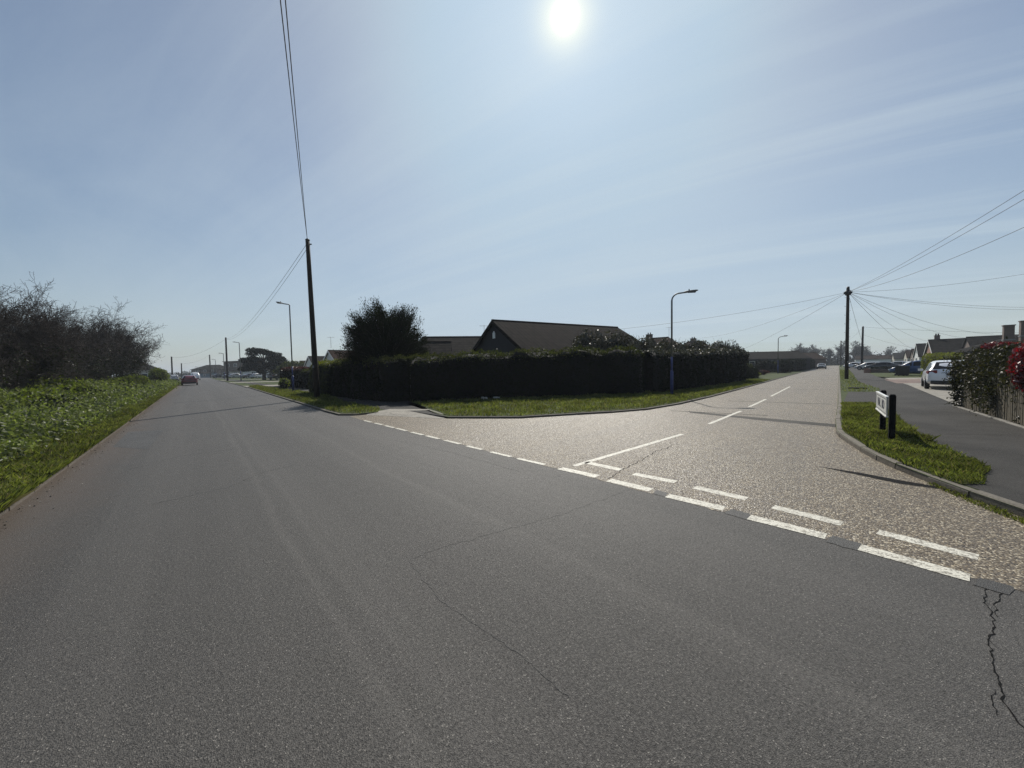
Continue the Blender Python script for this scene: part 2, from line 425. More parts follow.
skyc = b.mix(1.0, skyc, SKY_TINT, 'MULTIPLY')
sp_ = b.n('ShaderNodeSeparateXYZ'); b.l(skyc, sp_.inputs[0]); cb_ = b.n('ShaderNodeCombineXYZ')
for i_, lim in enumerate((4.9, 6.3, 7.7)):   # the brightest part of the clear sky rolls off softly
    mn_ = b.n('ShaderNodeMath', operation='SMOOTH_MIN'); b.l(sp_.outputs[i_], mn_.inputs[0]); mn_.inputs[1].default_value = lim; mn_.inputs[2].default_value = 4.5
    b.l(mn_.outputs[0], cb_.inputs[i_])
hz_ = b.math('MULTIPLY', b.math('POWER', 2.718, b.math('MULTIPLY', b.math('MAXIMUM', sx.outputs[2], 0.0), -8.0)), .62)
skyc = b.mix(hz_, cb_.outputs[0], (6.2, 6.75, 7.2))
skyc = b.mix(cl, skyc, (6.3, 7.3, 7.9))
# the sun seen through thin haze: a blown core and its aureole
mul = b.n('ShaderNodeVectorMath', operation='SCALE')
glow_w = b.math('MULTIPLY', b.math('POWER', b.math('MAXIMUM', dd, 0.0), 45.0), 1.5)
glow_m = b.math('MULTIPLY', b.math('POWER', b.math('MAXIMUM', dd, 0.0), 900.0), 5.0)
core = b.math('MULTIPLY', b.math('POWER', b.math('MAXIMUM', dd, 0.0), 9000.0), 20.0)
g1 = b.mix(1.0, (.9, .97, 1.05), glow_w, 'MULTIPLY')
def scaled(col, f):
    s = b.n('ShaderNodeVectorMath', operation='SCALE'); s.inputs[0].default_value = col; b.l(f, s.inputs['Scale']); return s.outputs[0]
def addv(a, c):
    s = b.n('ShaderNodeVectorMath', operation='ADD'); b.l(a, s.inputs[0]); b.l(c, s.inputs[1]); return s.outputs[0]
tot = addv(addv(addv(skyc, scaled((.95, .98, 1.0), glow_w)), scaled((1.0, .8, .28), glow_m)), scaled((1, .9, .66), core))
bg = b.n('ShaderNodeBackground'); b.l(tot, bg.inputs[0]); bg.inputs[1].default_value = .085
wo = b.n('ShaderNodeOutputWorld'); b.l(bg.outputs[0], wo.inputs[0])

sl = bpy.data.lights.new('sun', 'SUN'); sl.energy = 4.2; sl.angle = rad(.53); sl.color = (1, .95, .87)
so = bpy.data.objects.new('sun', sl); COL.objects.link(so)
so.rotation_euler = SUN_D.to_track_quat('Z', 'Y').to_euler(); so.location = (0, 0, 60)
SC.view_settings.view_transform = 'Standard'; SC.view_settings.look = 'None'; SC.view_settings.gamma = 1
SC.view_settings.exposure = 0.16; SC.view_settings.use_curve_mapping = False
cy = SC.cycles
cy.use_denoising = True; cy.denoiser = 'OPENIMAGEDENOISE'; cy.denoising_input_passes = 'RGB_ALBEDO_NORMAL'; cy.denoising_prefilter = 'NONE'; cy.max_bounces = 6; cy.diffuse_bounces = 3; cy.glossy_bounces = 3; cy.transmission_bounces = 4; cy.transparent_max_bounces = 6
cy.volume_bounces = 0; cy.sample_clamp_indirect = 4

# ------------------------------------------------------------------ ground, roads, kerbs
def struct(o): return tag(o, kind='structure')
struct(MB().poly([(-1500, -600), (1500, -600), (1500, 2200), (-1500, 2200)], -.05).build('ground', MAT['far']))

def strip_along(frame, pts):   # object rotated so that local +Y runs along the road
    pass
def road_obj(name, ang_dir, poly, z, mat):
    """sheet whose local Y axis runs along the road"""
    rz = math.atan2(ang_dir.y, ang_dir.x) - math.pi / 2
    ca, sa = math.cos(-rz), math.sin(-rz)
    loc = [(x * ca - y * sa, x * sa + y * ca) for x, y in poly]
    o = MB().poly(loc, 0).build(name, mat); o.location = (0, 0, z); o.rotation_euler = (0, 0, rz); return o
struct(road_obj('main_road', U, [un(-60, -1.85), un(-60, 5.3), un(215, 5.0), un(215, -1.85)], 0, MAT['asphalt']))

vk = [G(448, 418.5), G(480, 418.6), G(520, 418.5), G(577, 415), G(612, 413), G(647.5, 410), G(680, 404.5), G(712, 397), G(740, 389.5), vm(42, -4.62), vm(80, -4.62), vm(230, -4.62)]
rk = [vm(230, -.02), vm(60, -.03), (11.61, 13.12), (8.6, 9.78), (7.3, 8.28), (6.95, 7.8), (6.62, 7.25), (6.18, 6.50), (5.86, 5.9), (5.64, 5.40), (5.43, 4.78), (5.25, 4.2), (5.1, 3.6), (5.05, 2.9), (5.2, 2.0), (5.7, 1.0), (6.4, .1), un(-14, 4.5), un(-60, 4.5)]
gl = [un(-60, 4.24), un(-14, 4.24), (6.05, -.5), (3.36, 2.62), (2.98, 3.08), (2.43, 3.73), (.52, 5.96), (-1.26, 7.94), (-3.0, 9.86), (-4.73, 11.73), (-5.75, 13.0)]
# ragged edge where the concrete meets the asphalt
def ragged(pts, amp, step):
    out = []
    for i in range(len(pts) - 1):
        a, c = Vector(pts[i]), Vector(pts[i + 1]); L = (c - a).length
        k = max(1, min(400, int(L / step))) if L < 20 else 1
        for j in range(k):
            p = a.lerp(c, j / k); out.append((p.x + random.uniform(-amp, amp), p.y + random.uniform(-amp, amp)))
    out.append(tuple(pts[-1])); return out
conc_poly = ragged(gl, .018, .09) + [(-5.6, 13.6), (-4.0, 15.5)] + [(p[0] - .1, p[1] + .3) for p in vk] + [(p[0] + .15, p[1] - .05) for p in rk]
# triangulate with bmesh for a clean concave sheet
import bmesh
def concave_sheet(name, poly, z, mat, ang=None):
    rz = 0 if ang is None else math.atan2(ang.y, ang.x) - math.pi / 2
    ca, sa = math.cos(-rz), math.sin(-rz)
    bm = bmesh.new(); vs = [bm.verts.new((x * ca - y * sa, x * sa + y * ca, 0)) for x, y in poly]
    f = bm.faces.new(vs); bmesh.ops.triangulate(bm, faces=[f])
    bmesh.ops.recalc_face_normals(bm, faces=bm.faces)
    for f in bm.faces:
        if f.normal.z < 0: f.normal_flip()
    me = bpy.data.meshes.new(name); bm.to_mesh(me); bm.free(); me.materials.append(mat)
    o = bpy.data.objects.new(name, me); COL.objects.link(o); o.location = (0, 0, z); o.rotation_euler = (0, 0, rz); return o
struct(concave_sheet('side_road', conc_poly, .0022, MAT['agg'], V))

# corner block between the two roads and the block right of the side road
mk = [(-4.85, 14.45), (-5.15, 13.65), (-5.65, 13.25), (-6.3, 13.35), (-7.4, 14.55), (-10.9, 18.8), (-14.5, 23.1), (-20.0, 29.7), (-30.35, 42.2)] + [un(s, 4.4) for s in (58, 80, 120, 160)]
nb = [vk[0], (-2.6, 12.7), (-3.6, 14.2)] + mk + [un(160, 60), vm(230, -60)] + vk[::-1]
struct(concave_sheet('corner_block', nb[:-1], .05, MAT['lawn']))
rb = rk + [un(-60, 80), vm(230, 80)]
struct(concave_sheet('right_block', rb, .088, MAT['lawn']))
# verge and bank, left of the main road
def bank_z(s, n):
    d = -1.75 - n
    base = .10 + .06 * min(1, d / .8)
    t = max(0, min(1, (d - .9) / 3.2)); t = t * t * (3 - 2 * t)
    lump = .10 * math.sin(s * .7 + n * 1.3) + .08 * math.sin(s * 1.9 - n * 2.1 + 1) + .05 * math.sin(s * 3.7 + n * 3)
    fade = max(0, min(1, (60 - s) / 18))
    return base + t * (.48 + lump) * fade
vs, fs = [], []
S_ = [-20 + i * .6 for i in range(400)]; N_ = [-1.87 - j * .3 for j in range(30)] + [-14, -25, -60]
for s in S_:
    for n in N_:
        x, y = un(s, n); vs.append((x, y, bank_z(s, max(n, -10.5))))
k = len(N_)
for i in range(len(S_) - 1):
    for j in range(k - 1): fs.append((i * k + j, i * k + j + 1, (i + 1) * k + j + 1, (i + 1) * k + j))
struct(npmesh('left_bank', vs, fs, MAT['soil'], smooth=True))

def kerb(name, pts, w=.13, z0=-.03, z1=.105, side=1, mat='kerb', stone=.9):
    """row of kerb stones with open joints along a polyline"""
    b_ = MB(); P = [Vector((p[0], p[1], 0)) for p in pts]
    acc = []
    for i in range(len(P) - 1):
        L = (P[i + 1] - P[i]).length
        st = stone if P[i].length < 60 else 6.0
        k_ = max(1, round(L / st))
        for j in range(k_): acc.append(P[i].lerp(P[i + 1], j / k_))
    acc.append(P[-1])
    nr = []
    for i in range(len(acc)):
        t = (acc[min(i + 1, len(acc) - 1)] - acc[max(0, i - 1)]).normalized(); nr.append(Vector((t.y, -t.x, 0)) * side)
    for i in range(len(acc) - 1):
        a, c = acc[i], acc[i + 1]; g = .006; t = (c - a).normalized()
        a2, c2 = a + t * g, c - t * g; dz = random.uniform(-.006, .006); o1 = random.uniform(-.006, .006)
        q = [a2 + nr[i] * o1, c2 + nr[i + 1] * o1, c2 + nr[i + 1] * (w + o1), a2 + nr[i] * (w + o1)]
        ch = .018
        qt = [q[0] + nr[i] * ch, q[1] + nr[i + 1] * ch, q[2], q[3]]
        vv = [(p.x, p.y, z0) for p in q] + [(p.x, p.y, z1 + dz - ch) for p in q[:2]] + [(p.x, p.y, z1 + dz) for p in qt]
        b_.add(vv, [(0, 1, 5, 4), (4, 5, 7, 6), (6, 7, 8, 9), (2, 3, 9, 8), (1, 2, 8, 7, 5), (3, 0, 4, 6, 9)])
    return struct(b_.build(name, MAT[mat]))
kerb('left_kerb', [un(s, -1.75) for s in (-20, 0, 20, 60, 200)], .11, -.03, .075, -1, 'kerbd')
kerb('side_road_kerb', vk, .11, z1=.058, side=-1, mat='kerbd')
kerb('main_road_kerb', mk[1:], .11, side=1, z1=.056, mat='kerbd')
kerb('right_kerb', rk, .10, z1=.096, side=-1, mat='kerbm')

# footpaths
struct(concave_sheet('footpath', [vk[0], (-2.3, 12.35), (-2.95, 13.5), G(442, 414.6, .1), G(407.5, 403, .1), (-5.2, 19.3), (-6.3, 20.2), (-16.2, 30.6), un(60, 7.6), un(60, 5.9), G(300, 392, .1), G(328, 395, .1), G(343, 402, .1), G(384, 408.5, .1), (-4.85, 14.45), (-3.9, 13.9)], .056, MAT['path']))
ap = [(-5.35, 13.35, .006), (-2.2, 11.9, .006), (-2.45, 12.9, .06), (-3.3, 14.4, .062), (-4.9, 14.75, .062), (-5.2, 13.9, .06)]
struct(MB().add(ap, [(0, 1, 2, 3, 4, 5)]).build('dropped_kerb_apron', MAT['drive']))
pr = [G(1060, 440), (14.6, 12.0 - .1), (15.37, 12.88), (25.13, 23.44), (36.08, 36.43), vm(90, 3.2), vm(200, 3.2)]
off = [(p[0] + .1, p[1] - .08) for p in rk]
path_r = [vm(200, 1.4), vm(90, 1.4), vm(40, .9)] + [(p[0] + .12, p[1] - .04) for p in rk[2:16]] + [un(-14, 4.7), un(-14, 9.0), vm(1, 3.15), (11.47, 8.18), (14.6, 11.95), (15.37, 12.88), (25.13, 23.44), (36.08, 36.43), vm(90, 3.2), vm(200, 3.2)]
struct(concave_sheet('right_footpath', path_r, .092, MAT['path']))
struct(concave_sheet('driveway', [(14.75, 12.0), (15.4, 12.88), (25.1, 23.4), (33.5, 33.2), (52, 31), (36, 17), (24, 8)], .0955, MAT['drive']))
struct(concave_sheet('block_paving_strip', [G(884, 379.5, .1), G(920, 379, .1), G(921, 383, .1), G(897, 383.3, .1)], .0985, MAT['drive2']))
struct(concave_sheet('road_patch', [G(113, 447), G(148, 449.5), G(164, 430), G(128, 432)], .0018, MAT['patch']))
# drives crossing the verge of the main road
for i, (s0, s1) in enumerate(((50, 55), (74, 79), (100, 106))):
    struct(concave_sheet('drive_crossing', [un(s0, 4.35), un(s1, 4.35), un(s1 + .5, 14), un(s0 - .5, 14)], .0645 + .001 * i, MAT['drive']))
struct(concave_sheet('far_footpath', [un(60, 6.0), un(200, 6.0), un(200, 7.4), un(60, 7.4)], .0565, MAT['path']))

# painted markings
def dashes(name, segs, width, z=.0038):
    b_ = MB()
    for (x0, y0, x1, y1) in segs:
        a = Vector((*G(x0, y0), 0)); c = Vector((*G(x1, y1), 0)); t = (c - a).normalized(); nn = Vector((t.y, -t.x, 0)) * width / 2
        k_ = max(2, int((c - a).length / .08)); up_, dn = [], []
        for j in range(k_ + 1):
            p = a.lerp(c, j / k_); e1 = 1 + random.uniform(-.06, .06); e2 = 1 + random.uniform(-.06, .06)
            up_.append(p + nn * e1); dn.append(p - nn * e2)
        vv = [(q.x, q.y, z) for q in up_] + [(q.x, q.y, z) for q in dn]
        b_.add(vv, [(j, j + 1, k_ + 1 + j + 1, k_ + 1 + j)[::1] for j in range(k_)])
    return struct(b_.build(name, MAT['paint']))
dashes('give_way_marking', [(560, 468.5, 597.5, 476.6), (609, 480.3, 651, 490.2), (667.5, 495.8, 724, 508.8), (749, 517.3, 826, 536.5), (859.5, 547.5, 970, 578)], .155)
dashes('outer_give_way_marking', [(586, 462.5, 620.8, 470), (634, 474, 675.6, 482.2), (694.6, 487.4, 746.8, 499), (773, 507, 842.3, 524), (878, 532, 978.4, 557.7)], .145)
dashes('edge_marking', [(517.8, 458.5, 544.4, 464.7), (491, 452, 511, 456.8), (467, 446, 482, 449.7), (445, 440.4, 460, 444), (426.5, 435.8, 439, 438.9), (411.5, 432.2, 423, 435), (396.6, 428.4, 406.6, 430.9), (385, 425.6, 394, 427.8), (375, 423.1, 382.5, 424.9), (364.4, 420.6, 371.5, 422.3)], .09)
dashes('centre_line_marking', [(574, 466, 682.5, 434.2), (709, 424, 741, 411), (749, 407, 765.7, 399.3), (771, 396.3, 790, 386.6)], .10)

def crack(name, pts, w, z=.0085, mat='tar', jag=.03, z_tex=True):
    P = []
    pts = [Vector((*G(*p), 0)) for p in pts]
    for i in range(len(pts) - 1):
        L = (pts[i + 1] - pts[i]).length; k_ = max(1, int(L / .022))
        k_ = min(k_, 160)
        for j in range(k_): P.append(pts[i].lerp(pts[i + 1], j / k_))
    P.append(pts[-1]); n_ = len(P); vv = []
    dx = dy = 0
    for i, p in enumerate(P):
        dx = dx * .6 + random.uniform(-jag, jag); dy = dy * .6 + random.uniform(-jag, jag)
        t = (P[min(i + 1, n_ - 1)] - P[max(i - 1, 0)]).normalized(); q = Vector((t.y, -t.x, 0))
        ww = w * random.uniform(.35, 1.3) * (1 if 0 < i < n_ - 1 else .1)
        c = p + Vector((dx, dy, 0)); vv += [c + q * ww / 2, c - q * ww / 2]
    vv = [(a.x, a.y, z) for a in vv]
    return struct(npmesh(name, vv, [(2 * i, 2 * i + 2, 2 * i + 3, 2 * i + 1) for i in range(n_ - 1)], MAT[mat]))
crack('road_crack', [(985, 583), (984, 600), (994, 618), (989, 640), (990, 662), (999, 690), (1006, 708), (1020, 726), (1040, 740)], .0075, .002, jag=.009)
crack('road_crack', [(996, 690), (992, 700), (996, 716)], .004, .002, jag=.008)
crack('road_crack', [(989, 640), (999, 650), (1012, 655)], .003, .002, jag=.008)
crack('road_crack', [(1000, 590), (995, 603), (996, 617)], .008, .002, jag=.01)
crack('road_crack', [(409, 560), (440, 548), (500, 531), (560, 515), (609, 497), (640, 486)], .008, .002, 'patch', jag=.015)
crack('road_crack', [(409, 560), (425, 580), (440, 600), (520, 655), (570, 700)], .005, .002, 'patch', jag=.01)
for q_ in ([(652, 493.5), (666, 497.5), (668, 493.2), (657, 490.4)], [(725, 513.5), (748, 520), (751, 514), (731, 509)], [(827, 542.5), (858, 551), (862, 543.5), (834, 536.3)], [(972, 585), (1010, 595), (1012, 586.5), (978, 577.6)]):
    struct(concave_sheet('tar_patch', ragged([G(*p) for p in q_] + [G(*q_[0])], .012, .05)[:-1], .0036, MAT['patch']))
crack('path_seam', [(928, 438), (960, 438.6), (1004, 439.5)], .03, .0965, 'bandm', jag=.012)
crack('concrete_crack', [(609, 479), (625, 468), (640, 461), (655, 452), (672, 446.5)], .014, .0038, jag=.02)
for s_, a_, b2 in ((13.3, -4.4, -1.6), (18.2, -3.6, -.2), (28, -4.5, -.1), (36, -4.5, -1.8), (44, -2.6, -.1), (60, -4.5, -.1)):
    p0, p1 = vm(s_, a_), vm(s_ + .3, b2)
    struct(MB().poly([p0, p1, (p1[0] + .05, p1[1] + .06), (p0[0] + .05, p0[1] + .06)], .0037).build('expansion_joint', MAT['tar']))
struct(concave_sheet('tar_band', [G(688, 411.3), G(760, 417.8), G(836, 424.3), G(836, 427.2), G(760, 420.3), G(690, 412.8)], .0036, MAT['bandm']))
for pts_ in ([(150, 505), (185, 497), (230, 487), (262, 473), (298, 464)], [(128, 470), (180, 456), (235, 449)], [(395, 440), (450, 452), (520, 472)]):
    crack('road_crack', pts_, .012, .002, 'patch', jag=.02)
# tarred gully seam by the right kerb
a = [G(x, y) for x, y in ((818, 466.5), (860, 473), (900, 480.5), (936, 486.5), (938, 489), (900, 484), (860, 475.5))]
struct(concave_sheet('tar_seam', a, .0042, MAT['tar']))

# ------------------------------------------------------------------ foliage helpers (numpy)
def leaves(P, size, asp=.5, up=0.0, rng=RNG, long_dir=None, jitter=.35):
    n = len(P); s = (size * (1 + jitter * rng.uniform(-1, 1, n)))[:, None]
    a = rng.normal(size=(n, 3))
    if long_dir is not None: a = a * .55 + long_dir
    a /= np.linalg.norm(a, axis=1)[:, None] + 1e-9
    nr = rng.normal(size=(n, 3)); nr[:, 2] += up
    bvec = np.cross(a, nr); bvec /= np.linalg.norm(bvec, axis=1)[:, None] + 1e-9
    v = np.stack([P - a * s, P + bvec * s * asp, P + a * s, P - bvec * s * asp], 1).reshape(-1, 3)
    return v, np.arange(4 * n).reshape(-1, 4)
def tubes(A, B, ra, rb, k=3):
    n = len(A); t = B - A; t /= np.linalg.norm(t, axis=1)[:, None] + 1e-9
    ref = np.where(np.abs(t[:, 2:3]) < .9, np.array([[0, 0, 1.]]), np.array([[1., 0, 0]]))
    x = np.cross(t, ref); x /= np.linalg.norm(x, axis=1)[:, None] + 1e-9; y = np.cross(t, x)
    V_ = []
    for j in range(k):
        c, s = math.cos(2 * math.pi * j / k), math.sin(2 * math.pi * j / k)
        V_.append(A + (x * c + y * s) * ra[:, None])
    for j in range(k):
        c, s = math.cos(2 * math.pi * j / k), math.sin(2 * math.pi * j / k)
        V_.append(B + (x * c + y * s) * rb[:, None])
    v = np.stack(V_, 1).reshape(-1, 3); base = (np.arange(n) * 2 * k)[:, None]
    q = np.concatenate([base + np.array([[j, (j + 1) % k, k + (j + 1) % k, k + j]]) for j in range(k)], 0)
    return v, q
def merge(parts):   # [(v, q, matindex)]
    vs, qs, ms, o = [], [], [], 0
    for v, q, m in parts:
        vs.append(v); qs.append(q + o); ms.append(np.full(len(q), m)); o += len(v)
    return np.concatenate(vs), np.concatenate(qs), np.concatenate(ms)
def lump(t, h, sc=1.0):
    return np.sin(t * 1.7 * sc + h * 1.1) * .5 + np.sin(t * 3.9 * sc - h * 2.3 + 1.3) * .3 + np.sin(t * 8.3 * sc + h * 4.1 + .7) * .2

def hedge(name, pts, hts, width, mats, z0=.045, leaf=.05, dens=260, lum=.1, top_leaf=True, label=None, cat='hedge', group=None, flat=.0):
    """clipped hedge along a path: lumpy dark inside plus leaf-sized faces; mats = [core, leaf, leaf on top]"""
    P = np.array([(p[0], p[1]) for p in pts], float); seg = np.linalg.norm(np.diff(P, axis=0), axis=1); cum = np.concatenate([[0], np.cumsum(seg)]); L = cum[-1]
    c0 = P[0].copy(); P = P - c0
    H_ = np.array(hts, float)
    def surf(t, q, d):   # t along, q in 0..1 round the section, d depth inside
        x = np.interp(t, cum, P[:, 0]); y = np.interp(t, cum, P[:, 1]); h = np.interp(t, cum, H_)
        e = .15; tx = np.interp(t + e, cum, P[:, 0]) - np.interp(t - e, cum, P[:, 0]); ty = np.interp(t + e, cum, P[:, 1]) - np.interp(t - e, cum, P[:, 1])
        ln = np.hypot(tx, ty) + 1e-9; nx, ny = ty / ln, -tx / ln
        per = 2 * h + width; s = q * per
        side1 = s < h; side2 = s > h + width
        u_ = np.where(side1, .5, np.where(side2, -.5, .5 - (s - h) / width)) * width
        z = np.where(side1, s, np.where(side2, per - s, h))
        # round the shoulders
        rd = .28; k1 = np.clip((z - (h - rd)) / rd, 0, 1) * np.clip((np.abs(u_) - (width / 2 - rd)) / rd, 0, 1)
        u_ = u_ * (1 - .22 * k1 * rd / width * 2); z = z - .1 * k1
        endf = np.clip(np.minimum(t, L - t) / .35, 0, 1); endf = np.sqrt(1 - (1 - endf) ** 2)
        lm = lump(t, z) * lum - d
        u_ = (u_ + np.sign(u_) * lm * np.clip(np.abs(u_) / (width / 2), 0, 1)) * (.35 + .65 * endf)
        z = np.maximum(0, z + np.where(side1 | side2, 0, lump(t * 1.3, u_ * 3) * lum - d) - (1 - endf) * .15)
        return np.stack([x + nx * u_, y + ny * u_, z + z0], 1)
    nt_, nq = max(6, int(L / .4)), 16
    T, Q = np.meshgrid(np.linspace(0.02, L - .02, nt_), np.linspace(0, 1, nq), indexing='ij')
    cv = surf(T.ravel(), Q.ravel(), .1)
    cq = [(i * nq + j, i * nq + j + 1, (i + 1) * nq + j + 1, (i + 1) * nq + j) for i in range(nt_ - 1) for j in range(nq - 1)]
    ends = [(0 + j, 0 + j + 1, nq - 2 - j, nq - 1 - j) for j in range(nq // 2 - 1)] + [((nt_ - 1) * nq + j, (nt_ - 1) * nq + j + 1, (nt_ - 1) * nq + nq - 2 - j, (nt_ - 1) * nq + nq - 1 - j) for j in range(nq // 2 - 1)]
    per = 2 * H_.mean() + width; n = int(L * per * dens)
    t = RNG.uniform(0, L, n); q = RNG.uniform(0, 1, n); d = RNG.exponential(.035, n) - .03 - .09 * (RNG.uniform(0, 1, n) < .1)
    lp = surf(t, q, d)
    h_at = np.interp(t, cum, H_)
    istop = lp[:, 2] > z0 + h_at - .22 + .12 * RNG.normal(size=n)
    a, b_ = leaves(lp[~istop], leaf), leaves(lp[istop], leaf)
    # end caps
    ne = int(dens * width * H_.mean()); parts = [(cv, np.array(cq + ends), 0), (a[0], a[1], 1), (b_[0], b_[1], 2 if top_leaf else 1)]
    for tt in (0.0, L):
        tq = np.full(ne, tt); w_ = surf(np.full(ne, tt + (.02 if tt == 0 else -.02)), RNG.uniform(0, 1, ne), 0.0)
        mid = surf(np.full(ne, tt + (.02 if tt == 0 else -.02)), np.full(ne, .5), 0.0)
        k_ = RNG.uniform(0, 1, ne)[:, None]; w2 = w_ * (1 - k_) + np.concatenate([mid[:, :2], w_[:, 2:]], 1) * k_
        w2[:, :2] += RNG.normal(size=(ne, 2)) * .04
        e = leaves(w2, leaf); parts.append((e[0], e[1], 1))
    # a few stray shoots above the clipped top
    ns = int(L * 14); ts = RNG.uniform(0, L, ns); A = surf(ts, (H_.mean() + width * RNG.uniform(.1, .9, ns)) / per, .0); B = A + np.stack([RNG.normal(size=ns) * .04, RNG.normal(size=ns) * .04, RNG.uniform(.05, .3, ns)], 1)
    v_, q_ = leaves((A + B) / 2, .06, .12, long_dir=np.array([[0, 0, 1.5]])); parts.append((v_, q_, 2 if top_leaf else 1))
    v, qd, m = merge(parts)
    o = npmesh(name, v, qd, mats, midx=m); o.location = (c0[0], c0[1], 0)
    return tag(o, label, cat, group)

def shrub_mass(name, c, radii, n, leaf, mats, asp=.5, z0=.09, core=True, lum=.18, label=None, cat='shrub', group=None, twigs=0, parent=None, up=0, fill=.25, spikes=0):
    """bushy crown: ellipsoid with uneven outline filled with leaf faces"""
    rx, ry, rz = radii; d = RNG.normal(size=(n, 3)); d /= np.linalg.norm(d, axis=1)[:, None]
    d[:, 2] = np.abs(d[:, 2]) * np.sign(RNG.uniform(-.45, 1, n))
    th = np.arctan2(d[:, 1], d[:, 0]); f = 1 + lum * (np.sin(th * 3 + d[:, 2] * 4 + c[0]) * .6 + np.sin(th * 7 - d[:, 2] * 9 + c[1]) * .4)
    r = f * (1 - fill * RNG.uniform(0, 1, n) ** 2)
    P = d * r[:, None] * np.array([rx, ry, rz]); P[:, 2] += rz * .98 if False else rz * .85
    P[:, 2] = np.maximum(P[:, 2], .02)
    parts = [(*leaves(P, leaf, asp, up), 1)]
    if core:
        nu, nv = 14, 8; cv, cq = [], []
        for i in range(nv):
            ph = -math.pi / 2 * .8 + (math.pi / 2 * 1.8) * i / (nv - 1)
            for j in range(nu):
                t = 2 * math.pi * j / nu; dz = math.sin(ph); ff = (1 + lum * (math.sin(t * 3 + dz * 4 + c[0]) * .6)) * .8
                cv.append((math.cos(t) * math.cos(ph) * rx * ff, math.sin(t) * math.cos(ph) * ry * ff, max(0, dz * rz * ff + rz * .85)))
        cq = [(i * nu + j, i * nu + (j + 1) % nu, (i + 1) * nu + (j + 1) % nu, (i + 1) * nu + j) for i in range(nv - 1) for j in range(nu)]
        parts.append((np.array(cv), np.array(cq), 0))
    if twigs:
        d2 = RNG.normal(size=(twigs, 3)); d2[:, 2] = np.abs(d2[:, 2]) + .3; d2 /= np.linalg.norm(d2, axis=1)[:, None]
        A = d2 * np.array([rx, ry, rz]) * .6; A[:, 2] += rz * .8; B = d2 * np.array([rx, ry, rz]) * RNG.uniform(1, 1.35, (twigs, 1)); B[:, 2] += rz * .85
        parts.append((*tubes(A, B, np.full(twigs, .012), np.full(twigs, .004)), 2 if len(mats) > 2 else 0))
    v, q, m = merge(parts); o = npmesh(name, v, q, mats, parent, m); o.location = (c[0], c[1], z0) if parent is None else (0, 0, 0)
    return tag(o, label, cat, group)

def grass(name, inside, box, n, h, w, mats, z0, label, zf=None):
    x = RNG.uniform(box[0], box[1], n * 1); y = RNG.uniform(box[2], box[3], n)
    ok = inside(x, y); x, y = x[ok], y[ok]; n = len(x)
    z = np.full(n, z0) if zf is None else zf(x, y)
    clump = .65 + .5 * np.abs(np.sin(x * 2.3 + np.sin(y * 1.7)) * np.cos(y * 2.9 + x * .6)) + .25 * (RNG.uniform(0, 1, n) < .04)
    patchy = .5 + .8 * np.clip(.5 + .5 * np.sin(x * 5.1 + 2 * np.sin(y * 3.3)) * np.sin(y * 6.3 + x * 1.9), 0, 1)
    kp = RNG.uniform(0, 1, n) < .35 + .8 * patchy; x, y, z, clump, patchy = x[kp], y[kp], z[kp], clump[kp], patchy[kp]; n = len(x)
    hh = h * clump * patchy * RNG.uniform(.35, 1.35, n); th = RNG.uniform(0, 2 * math.pi, n); ww = w * RNG.uniform(.6, 1.3, n)
    bx, by = np.cos(th) * ww / 2, np.sin(th) * ww / 2; lx, ly = RNG.normal(size=n) * hh * .42, RNG.normal(size=n) * hh * .42
    P0 = np.stack([x - bx, y - by, z - .01], 1); P1 = np.stack([x + bx, y + by, z - .01], 1)
    P2 = np.stack([x + bx * .7 + lx * .4, y + by * .7 + ly * .4, z + hh * .6], 1); P3 = np.stack([x + lx, y + ly, z + hh], 1)
    v = np.stack([P0, P1, P2, P3], 1).reshape(-1, 3)
    midx = (RNG.uniform(0, 1, n) < .18).astype(int)
    o = npmesh(name, v, np.arange(4 * n).reshape(-1, 4), mats, midx=midx)
    return tag(o, label, 'grass', kind='stuff')
def in_poly(poly):
    P = np.array(poly)
    def f(x, y):
        c = np.zeros(len(x), bool); j = len(P) - 1
        for i in range(len(P)):
            xi, yi, xj, yj = *P[i], *P[j]
            c ^= ((yi > y) != (yj > y)) & (x < (xj - xi) * (y - yi) / (yj - yi + 1e-12) + xi); j = i
        return c
    return f

# ------------------------------------------------------------------ grass verges
def inset(pts, dx, dy): return [(p[0] + dx, p[1] + dy) for p in pts]
v3 = [(11.93, 13.3), (7.4, 8.22), (7.04, 7.7), (6.70, 7.12), (6.25, 6.46), (5.93, 5.86), (5.71, 5.38), (5.51, 4.78), (5.4, 4.4), (5.7, 4.4), (6.05, 4.7), (6.55, 5.0), (6.95, 5.6), (7.42, 6.3), (8.55, 7.8), (10.9, 10.5), (12.8, 13.1)]
v4 = [(12.9, 14.3), (16.71, 18.66), vm(60, .12), vm(100, .12), vm(100, 1.5), vm(60, 1.4), (24.6, 27.3), (18.1, 18.9), (17.0, 17.2), (14.9, 14.6)]
v4 = [vm(25.0, .12), vm(60, .12), vm(100, .12), vm(100, 1.5), vm(60, 1.3), vm(38, 1.1), vm(28.5, 1.7), vm(25.6, 1.5)]
v3b = [(5.0, 3.5), (5.28, 4.15), (5.5, 4.75), (5.35, 4.7), (5.1, 4.1), (4.85, 3.3), (4.8, 2.5), (5.0, 2.5)]
v2 = [(vk[0][0] + .05, vk[0][1] + .25)] + [(p[0] - .05, p[1] + .18) for p in vk[1:9]] + [(p[0] - .12, p[1] + .12) for p in vk[9:11]] + [vm(80, -7.2), vm(40, -7.2), (18.0, 32.6), (7.1, 22.2), (.4, 20.9), (-5.15, 19.5), (-5.0, 18.0), (-3.95, 15.9), (-2.8, 13.8), (-2.35, 12.6)]
